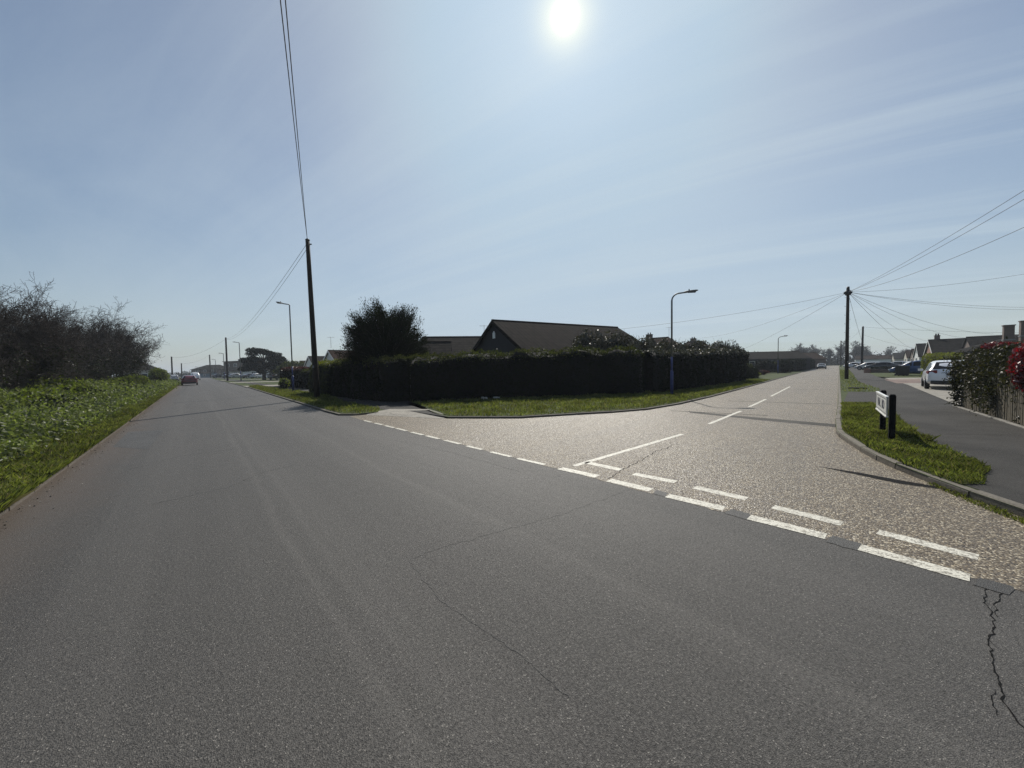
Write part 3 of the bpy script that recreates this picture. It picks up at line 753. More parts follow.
v1 = [(p[0] + .12, p[1] + .1) for p in mk[1:9]] + [un(58, 5.9), (-18.4, 31.0), (-12.7, 25.3), (-8.7, 18.95), (-5.4, 15.0)]
for nm, pl in (('verge', v3), ('verge', v4), ('verge', v2), ('verge', v1), ):
    struct(concave_sheet(nm, pl, .061 if pl in (v2, v1) else .0985, MAT['lawn']))
GB = [MAT['blade'], MAT['blade_dry']]
def bx(pl, m=0): a = np.array(pl); return (a[:, 0].min(), a[:, 0].max(), a[:, 1].min(), a[:, 1].max())
grass('verge_grass', in_poly(v3), bx(v3), 210000, .085, .011, GB, .1, 'short tufty green grass on the verge under the street name sign')
grass('verge_grass', in_poly(v3b), bx(v3b), 9000, .05, .010, GB, .0, 'thin weedy grass growing in the gutter outside the right kerb')
def near(pl, ymax): f = in_poly(pl); return lambda x, y: f(x, y) & (y < ymax)
grass('verge_grass', near(v2, 40), (-6, 24, 11, 40), 330000, .11, .022, GB, .062, 'sunlit green grass on the verge in front of the long dark hedge')
grass('verge_grass', near(v1, 46), (-33, -4, 13, 46), 330000, .11, .022, GB, .062, 'narrow strip of green grass between the main road and the dark footpath')
grass('verge_grass', in_poly(v4), (14, 70, 15, 72), 160000, .09, .03, GB, .1, 'green grass verge at the foot of the tall telegraph pole')
# left bank: grass by the kerb, broad leaved plants above
def bank_zf(x, y):
    s = x * U.x + y * U.y; n = x * N.x + y * N.y; d = -1.75 - n
    t = np.clip((d - .9) / 3.2, 0, 1); t = t * t * (3 - 2 * t)
    lp = .10 * np.sin(s * .7 + n * 1.3) + .08 * np.sin(s * 1.9 - n * 2.1 + 1) + .05 * np.sin(s * 3.7 + n * 3)
    return .10 + .06 * np.minimum(1, d / .8) + t * (.48 + lp) * np.clip((60 - s) / 18, 0, 1)
ns = 170000; s = RNG.uniform(0, 1, ns) ** 1.6 * 85 + 2.5; nn_ = -1.71 - RNG.uniform(0, 1, ns) ** 1.5 * 1.7
X = s * U.x + nn_ * N.x; Y = s * U.y + nn_ * N.y
_xy = (X, Y)
def grass_at(name, X, Y, h, w, label, zf):
    n = len(X); z = zf(X, Y); hh = h * RNG.uniform(.4, 1.3, n) * (.7 + .5 * np.abs(np.sin(X * 1.9) * np.cos(Y * 2.3)))
    ww = w * (1 + np.hypot(X, Y) / 14); th = RNG.uniform(0, 6.28, n)
    bx_, by_ = np.cos(th) * ww / 2, np.sin(th) * ww / 2; lx, ly = RNG.normal(size=n) * hh * .45, RNG.normal(size=n) * hh * .45
    v = np.stack([np.stack([X - bx_, Y - by_, z - .01], 1), np.stack([X + bx_, Y + by_, z - .01], 1), np.stack([X + bx_ * .7 + lx * .4, Y + by_ * .7 + ly * .4, z + hh * .6], 1), np.stack([X + lx, Y + ly, z + hh], 1)], 1).reshape(-1, 3)
    return tag(npmesh(name, v, np.arange(4 * n).reshape(-1, 4), GB, midx=(RNG.uniform(0, 1, n) < .15).astype(int)), label, 'grass', kind='stuff')
grass_at('bank_grass', X, Y, .13, .011, 'green grass fringe along the kerb left of the main road', bank_zf)
def bank_leaves(name, n, size, h0, h1, mat, label, nlo, nhi, up=1.6, thr=None, smax=62):
    """broad leaved plants: leaves gathered in rosettes on stems"""
    k_ = max(1, n // 16); s = RNG.uniform(0, 1, k_) ** 1.25 * smax + 4.0; q = nlo + (nhi - nlo) * RNG.uniform(0, 1, k_)
    if thr is not None:
        ok = (np.sin(s * .9 + q) + np.sin(s * .37 + 2 * q + 1)) > thr; s, q = s[ok], q[ok]; k_ = len(s)
    X = s * U.x + q * N.x; Y = s * U.y + q * N.y; hh = RNG.uniform(h0, h1, k_) * (.35 + .9 * np.abs(np.sin(s * .55 + q * 1.1) * np.cos(s * .21 - q)) + .25 * RNG.uniform(0, 1, k_))
    cz = bank_zf(X, Y)
    C = np.repeat(np.stack([X, Y, cz], 1), 16, 0); dist = np.hypot(C[:, 0], C[:, 1])
    r = RNG.normal(size=(len(C), 3)) * np.array([.13, .13, .07]) * (1 + dist[:, None] / 40); hr = np.repeat(hh, 16)
    P = C + r; P[:, 2] += hr * RNG.uniform(.45, 1.05, len(C))
    v, qd = leaves(P, size * (.8 + dist / 45), .55, up)
    A = np.stack([X, Y, cz - .02], 1); B = A + np.stack([RNG.normal(size=k_) * .05, RNG.normal(size=k_) * .05, hh], 1)
    tv, tq = tubes(A, B, np.full(k_, .006), np.full(k_, .003))
    vv, qq, mm = merge([(v, qd, 0), (tv, tq, 1)])
    return tag(npmesh(name, vv, qq, [mat, MAT['blade']], midx=mm), label, 'undergrowth', kind='stuff')
bank_leaves('leafy_undergrowth', 440000, .038, .05, .4, MAT['bankleaf'], 'low broad leaved green plants covering the bank left of the road', -2.4, -6.6, smax=72, thr=-1.15)
bank_leaves('leafy_undergrowth', 110000, .05, .2, .62, MAT['banky'], 'taller yellow green plants at the top of the left bank', -4.2, -6.6, thr=.35, smax=52)
bank_leaves('leafy_undergrowth', 90000, .055, .15, .5, MAT['ivy'], 'dark green brambles in patches over the left bank', -3.4, -6.4, thr=.6, smax=70)

# ------------------------------------------------------------------ trees
def grow(rnd, start, d, L, r, lev, maxlev, segs, tips, wander=.28, upb=.05, lean=(0, 0, 0), kids=(4, 6), ratio=.62, seglen=None):
    n = max(3, int(L / (seglen or L / 5))); p = Vector(start); d = Vector(d).normalized(); step = L / n
    for i in range(n):
        d = (d + Vector((rnd.gauss(0, wander), rnd.gauss(0, wander), rnd.gauss(0, wander) + upb)) * .6 + Vector(lean) * .12).normalized()
        q = p + d * step; r1 = r * (1 - .8 * (i + 1) / n) + r * .12; r0 = r * (1 - .8 * i / n) + r * .12
        segs.append((tuple(p), tuple(q), r0, r1)); p = q
        if lev < maxlev and i >= (1 if lev == 0 else 0):
            kk = rnd.randint(*kids) if i < n - 1 else kids[1]
            kk = max(1, round(kk * (.7 if lev > 0 else 1)))
            for _ in range(kk):
                ax = Vector((rnd.gauss(0, 1), rnd.gauss(0, 1), rnd.gauss(0, .7))).normalized()
                nd = (d * .55 + ax * .85 + Vector((0, 0, upb * 2))).normalized()
                grow(rnd, p, nd, L * ratio * rnd.uniform(.6, 1.15), r1 * .62, lev + 1, maxlev, segs, tips, wander * 1.15, upb, lean, (1, 3) if lev >= 1 else (2, 4), ratio)
    if lev == maxlev: tips.append(tuple(p))
def seg_arr(segs, rmin):
    A = np.array([s[0] for s in segs]); B = np.array([s[1] for s in segs]); ra = np.maximum(rmin, [s[2] for s in segs]); rb_ = np.maximum(rmin, [s[3] for s in segs]); return A, B, ra, rb_
def bare_tree(name, seed, H, stems, lean, mat_twig, maxlev=3, rmin=.006, ivy=0, ivy_mat=None, leaf=.05, spread=1.0, extra=0):
    rnd = random.Random(seed); segs, tips = [], []; main = []
    for k_ in range(stems):
        th = rnd.uniform(0, 6.28); o = Vector((math.cos(th), math.sin(th), 0)) * rnd.uniform(.1, .35) * spread
        d = Vector((o.x * 1.6, o.y * 1.6, 1))
        grow(rnd, o, d, H * rnd.uniform(.62, .8), .028 * H / stems ** .5, 0, maxlev, segs, tips, .22, .08, lean, (3, 4), .5)
    root = empty(name, (0, 0, 0))
    A, B, ra, rb_ = seg_arr(segs, rmin)
    big = ra > max(.028, rmin * 1.3)
    if big.any():
        v, q = tubes(A[big], B[big], ra[big], rb_[big], 6); npmesh('trunk', v, q, MAT['bark'], root, smooth=True)
    A2, B2, a2, b2 = A[~big], B[~big], ra[~big], rb_[~big]
    if extra:   # fine spurs along the outer branches
        i = RNG.integers(0, len(A2), extra); t = RNG.uniform(0, 1, (extra, 1)); S0 = A2[i] * (1 - t) + B2[i] * t
        dr = RNG.normal(size=(extra, 3)); dr[:, 2] += .3; dr /= np.linalg.norm(dr, axis=1)[:, None]
        A2 = np.concatenate([A2, S0]); B2 = np.concatenate([B2, S0 + dr * RNG.uniform(.08, .34, (extra, 1)) * H / 6])
        a2 = np.concatenate([a2, np.full(extra, rmin * .9)]); b2 = np.concatenate([b2, np.full(extra, rmin * .6)])
    v, q = tubes(A2, B2, a2, b2, 3)
    parts = [(v, q, 0)]; mats = [mat_twig]
    npmesh('branches', v, q, mat_twig, root)
    if ivy:
        i = RNG.integers(0, len(A), ivy); t = RNG.uniform(0, 1, (ivy, 1)); P = A[i] * (1 - t) + B[i] * t
        keep = P[:, 2] < H * (.28 + .34 * RNG.uniform(0, 1, ivy)); P = P[keep]; P += RNG.normal(size=P.shape) * .1
        v, q = leaves(P, leaf, .6); npmesh('ivy', v, q, ivy_mat or MAT['ivy'], root)
    return root
def place(root, xy, z=0.05, rz=0, sc=1.0):
    root.location = (xy[0], xy[1], z); root.rotation_euler = (0, 0, rz)
    root.scale = (sc, sc, sc) if not isinstance(sc, tuple) else sc; return root

lean_r = (.35, .25, 0)
hawA = bare_tree('hawthorn_tree', 3, 5.4, 4, (.30, .1, 0), MAT['twig'], 3, .007, 16000, extra=9000)
hawB = bare_tree('hawthorn_tree', 8, 4.9, 5, (.45, .0, 0), MAT['twig'], 3, .007, 20000, extra=9000)
hawC = bare_tree('hawthorn_tree', 21, 4.6, 4, (.5, -.1, 0), MAT['twig'], 3, .007, 18000, extra=9000)
HG = 'hawthorn trees along the left bank'
def hb(s, n): return bank_z(s, n) - .1
spots = [
    (hawA, 25.5, -7.8, .0, .82, 'bare hawthorn nearest the left picture edge, behind yellow green plants'),
    (hawB, 31, -7.3, 1.1, .98, 'tall bare hawthorn with long arching twigs, second from the left edge'),
    (hawC, 35.5, -7.9, 2.3, 1.0, 'tangled bare hawthorn just right of the tallest one on the bank'),
    (hawA, 41, -7.4, 2.9, .72, 'dark bare hawthorn in the middle of the bank row above the low gap'),
    (hawC, 46.5, -7.3, .4, 1.15, 'bare hawthorn with an ivy filled trunk in the second clump'),
    (hawB, 52, -7.0, .3, 1.28, 'bare hawthorn with a rounded top in the second clump'),
    (hawC, 57, -7.0, -.3, 1.3, 'last bare hawthorn, reaching its branches out over the verge'),
    (hawB, 38, -10.5, 4.0, 1.0, 'bare hawthorn set back in shade behind the first clump'),
    (hawA, 54, -10.5, 4.2, 1.1, 'bare hawthorn set back in shade behind the second clump'),
]
seen = set()
for pr_, s_, n_, rz_, sc_, lab in spots:
    o = pr_ if id(pr_) not in seen else copy_tree(pr_); seen.add(id(pr_))
    place(o, un(s_, n_), hb(s_, n_), rz_, sc_); tag(o, lab, 'tree', HG)
# thicket of dead stems and ivy under the trees
nt2 = 80000; s = RNG.uniform(18, 53, nt2); n_ = -6.3 - np.abs(RNG.normal(size=nt2)) * 2.0
hmax = 2.1 + .8 * np.sin(s * .45) * np.sin(n_ * .7 + 1) + .5 * np.sin(s * 1.3)
z = RNG.uniform(0, 1, nt2) ** .8 * np.maximum(.6, hmax)
A = np.stack([s * U.x + n_ * N.x, s * U.y + n_ * N.y, z + .5], 1); dr = RNG.normal(size=(nt2, 3)); dr[:, 2] = np.abs(dr[:, 2]) + .4; dr /= np.linalg.norm(dr, axis=1)[:, None]
v, q = tubes(A, A + dr * RNG.uniform(.2, .6, (nt2, 1)), np.full(nt2, .009), np.full(nt2, .005))
k2 = RNG.integers(0, nt2, 60000); lv, lq = leaves(A[k2] * np.array([1, 1, .85]) + RNG.normal(size=(60000, 3)) * .08, .07, .6)
vv, qq, mm = merge([(v, q, 0), (lv, lq, 1)])
tag(npmesh('bramble_thicket', vv, qq, [MAT['twig'], MAT['ivy']], midx=mm), 'brown tangle of dead bramble stems and ivy under the bare hawthorns', 'thicket', kind='stuff')

# conifer behind the corner hedge
def conifer(c, H, R, label):
    root = empty('conifer_tree', (c[0], c[1], .08)); rnd = random.Random(5)
    MB().tube([(0, 0, 0), (.05, 0, 1.2), (0, .05, 3), (.1, 0, H * .8)], [.16, .13, .09, .03], 8).build('trunk', MAT['bark'], root)
    A, B, ra, rb_ = [], [], [], []; LP, LD = [], []
    for i in range(420):
        h0 = rnd.uniform(.5, H * .62); th = rnd.uniform(0, 6.283); el = rnd.uniform(-.1, 1.25)
        d = Vector((math.cos(th) * math.cos(el), math.sin(th) * math.cos(el), math.sin(el)))
        env = 1 + .05 * math.sin(th * 3 + 1) + .05 * math.sin(th * 5 + h0)
        # reach of the crown in this direction
        t = 0.2
        while t < 5:
            p = Vector((0, 0, h0)) + d * t
            if (p.x / (R * env)) ** 2 + (p.y / (R * env)) ** 2 + (max(0, p.z - H * .52) / (H * .46 * env)) ** 2 + (min(0, p.z - H * .52) / (H * .5)) ** 2 * .5 > 1: break
            t += .1
        t *= rnd.uniform(.86, 1.04) + (.2 if rnd.random() < .14 else 0); p = Vector((0, 0, h0)); k_ = 5; prev = p
        for j in range(k_):
            q = Vector((0, 0, h0)) + d * t * (j + 1) / k_ + Vector((rnd.gauss(0, .05), rnd.gauss(0, .05), .12 * t * ((j + 1) / k_) ** 2))
            A.append(prev); B.append(q); ra.append(.02 * (1 - j / k_) + .004); rb_.append(.02 * (1 - (j + 1) / k_) + .003)
            m_ = 95 if j >= 2 else 14; dd_ = (q - prev).normalized(); spread = .17 * (1.15 - .8 * (j / k_) ** 2)
            for _ in range(m_):
                w_ = prev.lerp(q, rnd.random()); LP.append((w_.x + rnd.gauss(0, spread), w_.y + rnd.gauss(0, spread), w_.z + rnd.gauss(0, spread)))
                LD.append((dd_.x, dd_.y, dd_.z + .5))
            prev = q
    v, q = tubes(np.array([tuple(a) for a in A]), np.array([tuple(a) for a in B]), np.array(ra), np.array(rb_)); npmesh('branches', v, q, MAT['bark'], root)
    v, q = leaves(np.array(LP), .058, .24, long_dir=np.array(LD) * 1.2); npmesh('foliage', v, q, MAT['conifer'], root)
    return tag(root, label, 'tree')
conifer((-7.45, 21.9), 5.15, 2.22, 'dark bushy conifer with spiky outline rising behind the corner of the hedge')

# low spreading pine far down the main road
def pine(c, H, R, label):
    root = empty('pine_tree', (c[0], c[1], .08)); rnd = random.Random(12); LP = []; tb = MB()
    tb.tube([(0, 0, 0), (.02, 0, 1.5), (-.02, 0, 3), (0, 0, H * .8)], [.42, .34, .26, .1], 8)
    for i in range(46):
        lev = rnd.random(); th = rnd.uniform(0, 6.283); z = H * (.26 + .62 * lev) ; rr = R * (1.0 - .55 * max(0, lev - .45) / .55) * rnd.uniform(.35, .95)
        x, y = math.cos(th) * rr, math.sin(th) * rr; z += -.16 * x + rnd.uniform(-.2, .2)
        tb.tube([(0, 0, z * .6), (x * .5, y * .5, z * .85), (x, y, z - .1)], [.12, .07, .03], 5)
        n_ = 700; pr_ = R * rnd.uniform(.16, .32); g = np.random.default_rng(i).normal(size=(n_, 3)); g /= np.linalg.norm(g, axis=1)[:, None]
        LP.append(g * np.random.default_rng(i + 99).uniform(.4, 1, (n_, 1)) * np.array([pr_, pr_, .62]) + np.array([x, y, z]))
    tb.build('trunk', MAT['bark'], root); P = np.concatenate(LP); v, q = leaves(P, .16, .4); npmesh('foliage', v, q, MAT['pine'], root)
    return tag(root, label, 'tree')
_pp = AT(264, 84); pine(_pp, ZH(262, 347, 84), 5.4, 'wide flat topped dark pine tree in a front garden down the main road')

# distant bare trees at the end of the side road
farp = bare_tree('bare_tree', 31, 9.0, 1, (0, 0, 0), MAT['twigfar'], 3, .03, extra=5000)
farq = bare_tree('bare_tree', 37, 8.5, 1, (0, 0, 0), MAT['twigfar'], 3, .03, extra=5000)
fl = [(752, 150, .62, 'left end of the far tree line, over the dark roof'), (766, 165, .68, 'far tree line, just left of the small street lamp'), (796, 190, .95, 'far tree line, left of the road where it ends'),
      (806, 185, 1.05, 'tallest crown left of where the side road ends'), (817, 200, .9, 'far tree line, directly over the end of the side road'), (829, 190, .95, 'far tree line, right beside the small distant pole'),
      (838, 210, 1.0, 'far tree line, just left of the tall telegraph pole'), (853, 185, 1.05, 'far tree line, between the tall pole and the black pole'), (862, 190, 1.02, 'far tree line, directly behind the slim black pole'),
      (872, 200, .85, 'far tree line, just right of the slim black pole'), (886, 215, .75, 'far tree line, above the parked dark car'), (898, 215, .8, 'far tree line, left of the distant rooftops'), (743, 120, .6, 'bare tree at the right end of the long hedge, behind it')]
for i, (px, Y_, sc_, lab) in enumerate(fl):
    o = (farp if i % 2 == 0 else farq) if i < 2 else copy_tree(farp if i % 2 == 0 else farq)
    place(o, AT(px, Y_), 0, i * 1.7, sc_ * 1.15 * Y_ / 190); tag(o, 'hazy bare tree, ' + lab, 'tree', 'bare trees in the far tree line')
# dark evergreen belt under the far crowns (reads as one mass)
P = []
for px in range(736, 930, 3):
    Y_ = 205 + 10 * math.sin(px); x, y = AT(px, Y_); hh = 5.0 + 2.0 * math.sin(px * .21) + 1.5 * math.sin(px * .53)
    g = RNG.normal(size=(420, 3)) * np.array([2.2, 2.2, hh * .33]); g[:, 2] = np.abs(g[:, 2]); P.append(g + np.array([x, y, 0]))
for px in range(150, 330, 4):
    Y_ = 235; x, y = AT(px, Y_); hh = 3.5 + 1.0 * math.sin(px * .21)
    g = RNG.normal(size=(260, 3)) * np.array([3.2, 2.2, hh * .33]); g[:, 2] = np.abs(g[:, 2]); P.append(g + np.array([x, y, 0]))
P = np.concatenate(P); v, q = leaves(P, .42, .6)
tag(npmesh('far_scrub', v, q, MAT['hedge']), 'dark hazy belt of shrubs under the distant bare trees', 'scrub', kind='stuff')

# ------------------------------------------------------------------ hedges and shrubs
HM = [MAT['core'], MAT['hedge'], MAT['hedgetop']]
def back(p, d=.75):   # hedge centre line set half its width behind the measured foot
    L = math.hypot(*p); return (p[0] * (1 + d / L), p[1] * (1 + d / L))
hA = [back(G(x, y, .1)) for x, y in ((343, 395.2), (362, 397.5), (380, 399.5), (404, 401.5))]
hG0 = [back(G(x, y, .1)) for x, y in ((321, 392.3), (332, 393.8), (342, 395))]
hedge('golden_green_hedge', hG0, [2.15, 2.2, 2.15], 1.5, [MAT['core'], MAT['greengold'], MAT['golden']], leaf=.055, dens=300, lum=.16, label='yellow green hedge just right of the tall leaning pole', group='hedges round the corner plot')
hedge('corner_hedge', hA, [2.15, 2.25, 2.1, 2.2], 1.5, [MAT['core'], MAT['hedge'], MAT['hedgetop']], leaf=.05, dens=330, lum=.2, label='clipped dark hedge under the conifer, from the golden hedge to the corner', group='hedges round the corner plot')
hB = [back(G(x, y, .1)) for x, y in ((410, 401.5), (450, 399.5), (520, 397), (580, 395.2), (640, 393))]
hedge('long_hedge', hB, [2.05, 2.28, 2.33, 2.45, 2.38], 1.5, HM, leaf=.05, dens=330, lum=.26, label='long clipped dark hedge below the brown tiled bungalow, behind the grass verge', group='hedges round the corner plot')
hC = [back(G(x, y, .1), .8) for x, y in ((646, 392.5), (680, 388.5), (712, 384.3), (738, 380.5))]
hedge('overgrown_hedge', hC, [2.35, 2.4, 2.6, 2.75], 1.6, [MAT['core'], MAT['hedge'], MAT['laurel']], leaf=.06, dens=240, lum=.2, label='overgrown hedge beside the side road, right of the tall street lamp', group='hedges round the corner plot')
# laurels standing above the long hedge
for i, (px, Y_, rx_, top, lab) in enumerate(((588, 23.4, 1.3, 337, 'left of the group, below the end of the brown roof'), (615, 24.2, 1.5, 338, 'second from the left, under the ridge end of the brown roof'), (643, 25.5, 1.5, 342, 'third from the left, in front of the chimneyed houses'),
                                         (668, 27, 1.5, 344, 'behind the upper post of the street lamp'), (694, 30, 1.8, 344, 'right of the street lamp, over the overgrown hedge'), (722, 33.5, 1.7, 344, 'last of the group at the far right end of the hedge'))):
    x, y = AT(px, Y_); zt = ZH(px, top, Y_) + (.08 if px < 620 else .0)
    shrub_mass('laurel_shrub', (x, y), (rx_, rx_, zt * .54), 7500, .085, [MAT['core'], MAT['laurel'], MAT['twig']], .4, twigs=110, lum=.24, label='glossy laurel, ' + lab, group='laurels above the corner hedge')
# bare twiggy shrub behind the overgrown hedge
tw = bare_tree('twiggy_shrub', 51, 4.2, 1, (0, 0, 0), MAT['twig'], 2, .01, extra=1500); place(tw, AT(712, 35), .05, 0, .95); tag(tw, 'bare twiggy bush poking out above the overgrown hedge', 'shrub')

# red topped hedge on the main road beyond the leaning pole
hR = [AT(287, 43), AT(296, 39.5), AT(305, 36.5)]
hedge('copper_hedge', hR, [2.0, 2.05, 1.95], 1.4, [MAT['core'], MAT['hedge'], MAT['pinkleaf']], leaf=.07, dens=150, label='dark square hedge with a coppery red top beyond the street lamp')
hR2 = [AT(307, 36), AT(316, 33.8)]
hedge('dark_hedge', hR2, [1.7, 1.8], 1.3, HM, leaf=.06, dens=160, label='short dark hedge between the copper hedge and the leaning pole')
x, y = G(284.5, 390); shrub_mass('flowering_plant', (x, y), (.45, .45, .55), 500, .07, [MAT['core'], MAT['banky']], core=True, fill=.5, label='small pale flowering plant on the verge left of the blue based lamp post', cat='plant')
# clipped round shrub and garden hedge on the left, beyond the hawthorns
x, y = un(67, -3.6); shrub_mass('rounded_bush', (x, y), (1.05, 1.05, 1.25), 3500, .07, [MAT['core'], MAT['banky']], label='clipped rounded bush in front of the garage on the left of the main road', cat='bush')
x, y = un(55, -5.0); shrub_mass('dark_bush', (x, y), (1.2, 1.2, .9), 4200, .08, [MAT['core'], MAT['ivy']], label='dark bush under the last hawthorn branch, left of the rounded bush', cat='bush')
x, y = AT(133, 34); shrub_mass('yellow_green_bush', (x, y), (1.1, 1.1, .8), 3500, .07, [MAT['core'], MAT['banky']], label='bright yellow green bush below the last hawthorn on the bank', cat='bush')
# side road, left side
gp = G(747, 378.5, .1); hedge('box_hedge', [back(G(741, 379.3, .1), .4), back(G(754, 377.2, .1), .4)], [1.05, 1.05], 1.0, [MAT['core'], MAT['hedge'], MAT['hedge']], leaf=.05, dens=260, lum=.05, label='low square clipped box hedge right of the overgrown hedge end')
x, y = AT(746.5, 47); shrub_mass('grey_green_bush', (x, y), (.9, .9, .85), 1500, .08, [MAT['core'], MAT['hedgetop']], label='round grey green bush behind the low box hedge', cat='bush')
x, y = AT(760, 50); shrub_mass('low_red_shrub', (x, y), (1.1, .8, .35), 900, .07, [MAT['core'], MAT['pinkleaf']], label='low reddish shrub in the front garden beside the box hedge')
x, y = AT(755, 45); shrub_mass('low_yellow_shrub', (x, y), (.6, .6, .3), 700, .06, [MAT['core'], MAT['golden']], label='low yellow shrub right of the box hedge')
x, y = AT(784.5, 58); shrub_mass('dark_round_bush', (x, y), (1.15, 1.15, 1.0), 2500, .09, [MAT['core'], MAT['hedge']], label='dark round bush behind the small street lamp on the side road', cat='bush')
hedge('far_hedge', [AT(790, 66), AT(800, 78), AT(810.5, 100)], [2.1, 2.2, 2.4], 1.8, [MAT['core'], MAT['hedge'], MAT['hedge']], leaf=.1, dens=60, label='tall dark hedge along the far left side of the side road')
for px_, Y_, rx_, rz_, lb_ in ((765, 60, 1.5, 1.1, 'leftmost of three garden bushes before the low dark roofed bungalow'), (771.5, 64, 1.7, .9, 'middle one of three garden bushes before the low dark roofed bungalow'), (779, 70, 1.6, 1.2, 'rightmost of three garden bushes, behind the small street lamp')):
    x, y = AT(px_, Y_); shrub_mass('garden_bush', (x, y), (rx_, rx_, rz_), 2200, .1, [MAT['core'], MAT['hedgetop'] if Y_ == 64 else MAT['hedge']], label=lb_, cat='bush', group='garden bushes on the left of the side road')
# right side gardens
hy = [AT(930.5, 34.0), AT(944, 31.5), AT(956, 30)]
hedge('golden_hedge', hy, [2.1, 2.05, 2.0], 1.2, [MAT['core'], MAT['golden'], MAT['golden']], leaf=.07, dens=170, label='bright yellow green hedge behind the white hatchback')

# photinia and fence right of the footpath
F0, F1 = Vector((14.55, 12.0, 0)), Vector((11.0, 7.7, 0)); FD = (F1 - F0).normalized(); FNn = Vector((-FD.y, FD.x, 0))
if FNn.x < 0: FNn = -FNn
fr = empty('picket_fence', (F0.x, F0.y, .095), math.atan2(FD.y, FD.x)); LF = (F1 - F0).length + 1.5
tag(fr, 'weathered wooden board fence overgrown by dark glossy shrubs beside the right footpath', 'fence')
k_ = int(LF / .115)
for i in range(k_):
    w_ = .085; h_ = 1.22 + random.uniform(-.04, .04); b_ = MB()
    b_.add([(-w_ / 2, -.009, 0), (w_ / 2, -.009, 0), (w_ / 2, .009, 0), (-w_ / 2, .009, 0), (-w_ / 2, -.009, h_ - .03), (w_ / 2, -.009, h_ - .03), (w_ / 2, .009, h_ - .03), (-w_ / 2, .009, h_ - .03), (-w_ / 4, -.009, h_), (w_ / 4, -.009, h_), (w_ / 4, .009, h_), (-w_ / 4, .009, h_)],
           [(0, 1, 5, 4), (1, 2, 6, 5), (2, 3, 7, 6), (3, 0, 4, 7), (4, 5, 9, 8), (5, 6, 10, 9), (6, 7, 11, 10), (7, 4, 8, 11), (8, 9, 10, 11)])
    o = b_.build('picket', MAT['fence'], fr); o.location = (.4 + i * .115, random.uniform(-.006, .006), .02); o.rotation_euler = (0, random.uniform(-.012, .012), random.uniform(-.03, .03))
for z_ in (.3, .95): MB().box((LF / 2 + .3, .035, z_), (LF, .04, .08)).build('rail', MAT['fence'], fr)
for i in range(3):
    MB().box((0, 0, .62), (.09, .09, 1.24)).build('post', MAT['fence'], fr).location = (.5 + i * 2.4, .105, 0)
concrete_edge = [(F0.x + .0, F0.y - .0), (F1.x, F1.y)]
kerb('garden_edging', [(F1.x - FNn.x * .12 + FD.x * 1.5, F1.y - FNn.y * .12 + FD.y * 1.5), (F0.x - FNn.x * .12, F0.y - FNn.y * .12)], .07, .08, .125, 1 if True else -1, 'kerb', .9)
fh = [tuple((F0 + FD * t + FNn * .62)[:2]) for t in (.0, 1.5, 3, 4.5, 6.5)]
hedge('photinia_hedge', fh, [1.85, 1.85, 1.83, 1.82, 1.8], .95, [MAT['core'], MAT['photinia'], MAT['photinia']], leaf=.038, dens=900, lum=.1, label='dark glossy photinia hedge growing over the wooden fence on the right')
# shoots hanging over the street face of the fence
Pn = []
for t, hz, rr, cnt in ((.22, 1.2, .26, 800), (.25, .75, .22, 600), (.3, .3, .2, 350), (1.0, 1.25, .3, 350), (1.7, .95, .32, 420), (2.0, .6, .25, 260), (2.7, 1.15, .34, 520), (2.9, .7, .3, 420), (3.3, .5, .26, 300), (3.4, 1.3, .3, 350), (4.2, 1.25, .3, 300), (4.9, 1.2, .3, 300)):
    c = F0 + FD * t - FNn * .08; g = RNG.normal(size=(cnt, 3)) * np.array([rr * .4, rr * .4, rr * .75]); Pn.append(g + np.array([c.x, c.y, hz + .09]))
P = np.concatenate(Pn); P[:, 2] = np.maximum(P[:, 2], .12)
# keep them in front of the boards
dd_ = (P[:, 0] - F0.x) * FNn.x + (P[:, 1] - F0.y) * FNn.y; adj = np.where(dd_ > -.02, -.03 - dd_ - RNG.uniform(0, .1, len(dd_)), 0)
P[:, 0] += adj * FNn.x; P[:, 1] += adj * FNn.y
v, q = leaves(P, .036, .5); o = npmesh('trailing_shrub', v, q, MAT['photinia']); tag(o, 'dark leafy shoots trailing down the street side of the wooden fence', 'shrub')
def red(name, t, off_, z_, r3, n_, lab):
    c = F0 + FD * t + FNn * off_; d = RNG.normal(size=(n_, 3)); d /= np.linalg.norm(d, axis=1)[:, None]
    P = d * (RNG.uniform(.45, 1, (n_, 1))) * np.array(r3); P[:, 2] += z_
    P = np.concatenate([P]); v, q = leaves(P, .042, .42, long_dir=np.array([[0, 0, .6]]))
    ns_ = 60; g = RNG.normal(size=(ns_, 3)) * np.array(r3) * .5; A_ = g * .3; A_[:, 2] += z_ - r3[2]; B_ = g; B_[:, 2] += z_
    tv, tq = tubes(A_, B_, np.full(ns_, .006), np.full(ns_, .004)); stem = np.array([[0, 0, -0.0]]), np.array([[0, 0, z_ - r3[2] * .5]])
    sv, sq = tubes(stem[0], stem[1], np.array([.03]), np.array([.02]), 6)
    vv, qq, mm = merge([(v, q, 0), (tv, tq, 1), (sv, sq, 1)]); o = npmesh(name, vv, qq, [MAT['redleaf'], MAT['twig']], midx=mm); o.location = (c.x, c.y, .09); return tag(o, lab, 'shrub')
red('red_shrub', 1.0, .6, 1.9, (.5, .3, .12), 800, 'crimson new shoots along the top of the photinia hedge by the rooftops')
red('red_shrub', 5.05, .1, 1.35, (.42, .34, .62), 4200, 'bright red leaved bush at the right edge of the picture over the fence')

